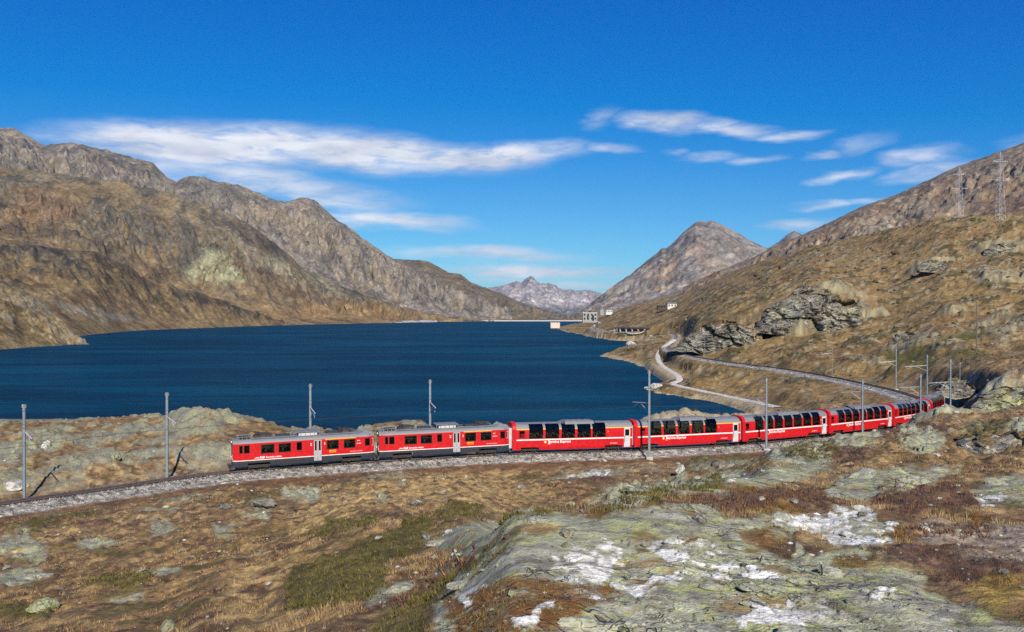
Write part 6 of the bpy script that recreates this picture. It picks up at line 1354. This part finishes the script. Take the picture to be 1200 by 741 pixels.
# ---- blocks of quartz and slabs of lichen rock breaking out of the foreground knoll
KV, KF = ico(3)
def block_set(name, masks, n, wmin, wmax, cols_, label, group, flat, sink, seed, drange=(6, 45)):
    rg = np.random.default_rng(seed); protos = []
    for q in range(7):
        v = rock_verts(KV, seed * 31 + q, .35) * np.array([1, .78, flat]); cc = np.empty((len(v), 4), np.float32)
        t = perlin(v[:, 0] * 3 + q, v[:, 1] * 3 + v[:, 2] * 2, seed + q)[:, None]; cc[:, :3] = np.array(cols_[0]) * (1 - sstep(0, .3, t)) + np.array(cols_[1]) * sstep(0, .3, t); cc[:, 3] = 1 if len(cols_) < 3 else .35
        o = tri_mesh(name, v, KF, cc, MAT_GROUND); protos.append(o.data); bpy.data.objects.remove(o)
    i0, i1 = np.searchsorted(f_D, drange[0]), np.searchsorted(f_D, drange[1]); js = np.where((f_px > -5) & (f_px < 1205))[0]; done = []; tries = 0
    while len(done) < n and tries < 60000:
        tries += 1; i, j = int(rg.integers(i0, i1)), int(rg.choice(js))
        if masks[i, j] < .55: continue
        py = HZ + F * (CZ - GZ3[i, j]) / f_D[i]
        if py > 745 or any(abs(f_px[j] - a_) < w_ * .9 and abs(py - b_) < w_ * .35 for a_, b_, w_ in done): continue
        w = rg.uniform(wmin, wmax) * (.6 + .5 * rg.random()); r = w / 2 / F * f_D[i]; done.append((f_px[j], py, w))
        o = bpy.data.objects.new(name, protos[int(rg.integers(0, 7))]); COL.objects.link(o); o.location = (float(GX[i, j]), float(GY[i, j]), float(GZ3[i, j] + r * flat * (1 - 2 * sink)))
        o.scale = (r, r * rg.uniform(.7, 1.1), r * rg.uniform(.8, 1.3)); o.rotation_euler = (rg.uniform(-.15, .15), rg.uniform(-.15, .15), rg.uniform(-.5, .5)); tag(o, label, name.replace('_', ' '), group)
block_set('quartz_block', m_qz * (GY < 40), 30, 12, 30, [(.58, .58, .56), (.42, .42, .37), 0], 'white quartz block', 'white quartz blocks in the foreground slab', .30, .40, 5)
QNAME = ['left quartz patch of the slab', 'upper middle quartz patch', 'slanting quartz band below the left patch', 'low quartz patch on the slab flank', 'quartz streak in the rust moss', 'quartz hump at upper right', 'central quartz band', 'upright quartz slab', 'bottom right quartz patch', 'small lower right quartz patch', 'far right quartz patch', 'far quartz patch below the train', 'quartz sliver under the band', 'thin far quartz sliver']
QB = {}
for o in [o for o in COL.objects if o.name.startswith('quartz_block')]:
    px, py = 600 + o.location.x / o.location.y * F, HZ + F * (CZ - o.location.z) / o.location.y
    QB.setdefault(min(range(len(QUARTZ)), key=lambda k: min(math.hypot(px - a_, (py - b_) * 1.5) for a_, b_ in QUARTZ[k] + [(sum(p[0] for p in QUARTZ[k]) / len(QUARTZ[k]), sum(p[1] for p in QUARTZ[k]) / len(QUARTZ[k]))])), []).append((px, o))
for k, lst in QB.items():
    lst.sort(key=lambda t: t[0])
    for q, (px, o) in enumerate(lst): o['label'] = ('only' if len(lst) == 1 else ['leftmost', 'second', 'third', 'fourth', 'fifth', 'sixth', 'seventh', 'eighth', 'ninth', 'tenth', 'eleventh', 'twelfth', 'thirteenth', 'fourteenth', 'fifteenth', 'sixteenth', 'seventeenth', 'eighteenth', 'nineteenth', 'twentieth'][min(q, 19)]) + ' white quartz block' + ('' if q == 0 else ' from the left') + ' in the ' + QNAME[k]
block_set('rock_slab', m_rock * (1 - m_qz) * (1 - m_rust) * (GY < 45), 70, 16, 60, [(.33, .335, .24), (.25, .245, .20)], 'grey green lichen rock slab breaking out of the foreground knoll', 'lichen rock slabs in the foreground', .26, .38, 9)
for o in COL.objects:
    if o.name.startswith('rock_slab'): o['kind'] = 'structure'; del o['category'], o['group'], o['label']

# ================================================================ ground cover and loose stones (nobody could count them)
def sample(n, r0, r1, pxr=(-110, 1330)):
    """grid indices spread evenly over the visible ground between two distances"""
    i0, i1 = np.searchsorted(f_D, r0), np.searchsorted(f_D, r1); ja, jb = np.searchsorted(f_px, pxr[0]), np.searchsorted(f_px, pxr[1])
    return RNG.integers(i0, i1, n), RNG.integers(ja, jb, n)
def tufts(name, I, J, blades, hgt, wid, cols, lean=.5, spread=.10):
    n = len(I); x = GX[I, J] + RNG.uniform(-.5, .5, n) * GY[I, J] * .0015; y = GY[I, J] * (1 + RNG.uniform(-.003, .003, n)); z = GZ3[I, J]
    k = blades; X = np.repeat(x, k); Y = np.repeat(y, k); Z = np.repeat(z, k); sc = np.repeat(RNG.uniform(.6, 1.35, n), k) * np.repeat(np.broadcast_to(hgt, (n,)), k)
    a = RNG.uniform(0, 2 * np.pi, n * k); q = RNG.uniform(.2, 1, n * k) * lean; sp = spread * sc / .2
    bx_, by_ = X + np.cos(a) * sp * RNG.random(n * k), Y + np.sin(a) * sp * RNG.random(n * k)
    w_ = np.repeat(np.broadcast_to(wid, (n,)), k) * RNG.uniform(.6, 1.3, n * k); h = sc * RNG.uniform(.55, 1.1, n * k)
    tw_ = RNG.uniform(0, np.pi, n * k); ux, uy = np.cos(tw_) * w_, np.sin(tw_) * w_
    co = np.stack([np.stack([bx_ - ux, by_ - uy, Z - .03], -1), np.stack([bx_ + ux, by_ + uy, Z - .03], -1), np.stack([bx_ + np.cos(a) * q * h, by_ + np.sin(a) * q * h, Z + h * np.sqrt(1 - q * q * .6)], -1)], 1).reshape(-1, 3)
    c = np.array(cols, np.float32)[RNG.integers(0, len(cols), n)]; c = np.repeat(c, k, 0) * RNG.uniform(.65, 1.35, (n * k, 1)); c = np.repeat(c, 3, 0)
    return co, np.concatenate([np.clip(c, .01, .8), np.zeros((len(c), 1))], 1)
LEAF = bpy.data.materials.new('plant_blades'); LEAF.use_nodes = True
def _leaf():
    nt = LEAF.node_tree; pb = nt.nodes['Principled BSDF']; at = N(nt, 'ShaderNodeAttribute', attribute_name='Cover'); L(nt, at.outputs['Color'], pb.inputs['Base Color']); pb.inputs['Roughness'].default_value = .8; pb.inputs['Specular IOR Level'].default_value = .15
_leaf()
def cover_object(name, packs):
    co = np.concatenate([p[0] for p in packs]); cl = np.concatenate([p[1] for p in packs])
    tri_mesh(name, co, np.arange(len(co)).reshape(-1, 3), cl, LEAF, 'stuff')
open_ground = (m_rock < .35) & (m_qz < .3) & (TD > 4.4) & (m_grav < .5)
def pick(n, r0, r1, mask):
    I, J = sample(n, r0, r1); k = mask[I, J]; return I[k], J[k]
isg, ish, isr = (m_green > .5), (m_heath > .5), (m_rust > .5)
S_ = [(.36, .25, .11), (.30, .20, .09), (.24, .15, .07), (.40, .30, .15), (.20, .12, .06)]
H_ = [(.12, .065, .045), (.15, .075, .04), (.09, .06, .05), (.18, .10, .05)]
J_ = [(.095, .085, .024), (.12, .10, .03), (.075, .07, .022), (.14, .115, .035)]
R_ = [(.20, .10, .03), (.15, .10, .03), (.24, .13, .04), (.11, .08, .03)]
grassm = open_ground & ~isg & ~ish & ~isr
clump = sstep(-.15, .25, h1 + h2 * .4) > RNG.random(GX.shape)
packs = []
for r0, r1, n, k, h, w_ in ((4.2, 12, 5000, 12, .055, .0028), (12, 30, 24000, 7, .095, .007), (30, 62, 26000, 5, .10, .014), (62, 110, 18000, 4, .15, .03)):
    packs.append(tufts('g', *pick(n, r0, r1, grassm & clump), k, h, w_, S_, .85, .16))
cover_object('dry_grass', packs); packs = []
for r0, r1, n, k, h, w_ in ((4.2, 12, 9000, 12, .05, .005), (12, 30, 16000, 8, .065, .012), (30, 62, 10000, 6, .09, .022), (62, 110, 9000, 5, .14, .04)):
    packs.append(tufts('h', *pick(n, r0, r1, (ish & (m_qz < .3) & (TD > 4.4)) | (grassm & (h1 * .7 - h2 * .6 > .32))), k, h, w_, H_, .95, .24)); packs.append(tufts('r', *pick(n, r0, r1, isr & (m_qz < .3)), k, h * .8, w_, R_, .95, .24))
cover_object('heather', packs); packs = []
for r0, r1, n, k, h, w_ in ((4.2, 12, 5000, 12, .06, .008), (12, 30, 14000, 9, .075, .016), (30, 62, 22000, 7, .10, .03), (62, 110, 9000, 5, .14, .05)):
    packs.append(tufts('j', *pick(n, r0, r1, isg & (m_qz < .3) & (TD > 4.4)), k, h, w_, J_, .97, .28))
cover_object('juniper', packs)
def stones(name, I, J, size, cols):
    n = len(I); x, y, z = GX[I, J], GY[I, J], GZ3[I, J]; vs, cs = [], []
    kinds = [rock_verts(SV, 900 + q, .5) for q in range(8)]
    r = size * RNG.lognormal(0, .5, n); kk = RNG.integers(0, 8, n); a = RNG.uniform(0, 2 * np.pi, n); cc = np.array(cols)[RNG.integers(0, len(cols), n)] * RNG.uniform(.7, 1.25, (n, 1))
    V = np.array(kinds)[kk] * np.stack([np.ones(n), RNG.uniform(.6, 1, n), RNG.uniform(.4, .8, n)], -1)[:, None, :]
    c_, s_ = np.cos(a)[:, None], np.sin(a)[:, None]
    P = np.stack([V[..., 0] * c_ - V[..., 1] * s_, V[..., 0] * s_ + V[..., 1] * c_, V[..., 2]], -1) * r[:, None, None] + np.stack([x, y, z + r * .15], -1)[:, None, :]
    m = SV.shape[0]; tris = (SF[None] + (np.arange(n) * m)[:, None, None]).reshape(-1, 3)
    col_ = np.repeat(np.concatenate([np.clip(cc, 0, .75), np.zeros((n, 1))], 1), m, 0)
    return P.reshape(-1, 3), tris, col_
SC = [(.30, .28, .23), (.24, .22, .18), (.36, .34, .28), (.18, .16, .14), (.33, .34, .2), (.5, .48, .44)]
packs = []; base = 0
stony = sstep(.0, .5, h1 * .6 - h2 * .4 + m_grav * 1.5 + m_rock * .15 + .05)
for r0, r1, n, sz in ((4.5, 14, 2600, .022), (14, 45, 1800, .06), (45, 110, 1500, .16), (120, 170, 300, .25)):
    I, J = sample(n, r0, r1); k = (stony[I, J] > RNG.random(n)) & (TD[I, J] > 4.6) & (m_green[I, J] < .4) & (GZ3[I, J] > .1); packs.append(stones('s', I[k], J[k], sz * (GY[I[k], J[k]] / (r0 * .5 + r1 * .5)) ** .7, SC))
I, J = sample(1500, 190, 900, (700, 1220)); k = (GZ3[I, J] > 1) & (TD[I, J] > 6) & (n_md[I, J] + h1[I, J] * .6 > .15); packs.append(stones('s', I[k], J[k], (.0007 * GY[I[k], J[k]]), [(.27, .25, .20), (.22, .20, .17), (.34, .32, .26)]))
I, J = sample(9000, 185, 950, (690, 1220)); k = (GZ3[I, J] > 1.2) & (TD[I, J] > 5) & (RD[I, J] > 4) & (cliff_a[I, J] < .3) & (diag[I, J] * .75 + n_md[I, J] * .5 + n_lo[I, J] * .3 > .10)
sh_ = stones('s', I[k], J[k], .0011 * GY[I[k], J[k]], [(.085, .075, .030), (.065, .055, .030), (.11, .09, .035), (.09, .06, .035)])
tri_mesh('low_shrubs', sh_[0], sh_[1], sh_[2], MAT_BED, 'stuff')
def ballast_stones():
    n = 7000; vs = []; kinds = [rock_verts(SV, 960 + q, .6) for q in range(8)]
    s0, s1 = 20, trk_s_near(79, 164); ss_ = RNG.uniform(s0, s1, n) ; of = np.where(RNG.random(n) < .8, RNG.uniform(.75, 3.0, n), RNG.uniform(-2.6, -.75, n))
    P = np.stack([np.interp(ss_, TRK_S, TRK_A[:, i]) for i in range(3)], -1); Q = np.stack([np.interp(ss_ + .5, TRK_S, TRK_A[:, i]) for i in range(3)], -1)
    t_ = Q - P; t_ /= np.linalg.norm(t_[:, :2], axis=1)[:, None]
    z = np.interp(of, [o for o, _ in BED], [q for _, q in BED]); ctr = np.stack([P[:, 0] + t_[:, 1] * of, P[:, 1] - t_[:, 0] * of, P[:, 2] + z + .015], -1)
    V = np.array(kinds)[RNG.integers(0, 8, n)] * (RNG.uniform(.05, .10, n)[:, None, None]); V = V + ctr[:, None, :]; m = len(SV)
    g = np.clip(RNG.normal(.26, .14, n), .05, .58); cc = np.repeat(np.stack([g, g * .94, g * .83, g * 0], -1), m, 0)
    tri_mesh('ballast_stones', V.reshape(-1, 3), (SF[None] + (np.arange(n) * m)[:, None, None]).reshape(-1, 3), cc, LEAF, 'stuff')
ballast_stones()
CO, TR, CC = [], [], []
for p in packs: TR.append(p[1] + base); CO.append(p[0]); CC.append(p[2]); base += len(p[0])
tri_mesh('loose_stones', np.concatenate(CO), np.concatenate(TR), np.concatenate(CC), MAT_BED, 'stuff')

# ================================================================ air
hz = MB().box(-26000, 26000, -400, 32000, -260, 830).build('haze', None); tag(hz, kind='stuff')
hm = bpy.data.materials.new('haze'); hm.use_nodes = True; hm.node_tree.nodes.clear()
pv = N(hm.node_tree, 'ShaderNodeVolumePrincipled', i_Density=HAZE); pv.inputs['Color'].default_value = (.66, .80, 1, 1); pv.inputs['Anisotropy'].default_value = .2
ho = N(hm.node_tree, 'ShaderNodeOutputMaterial'); L(hm.node_tree, pv.outputs[0], ho.inputs['Volume'])
hz.data.materials.append(hm)
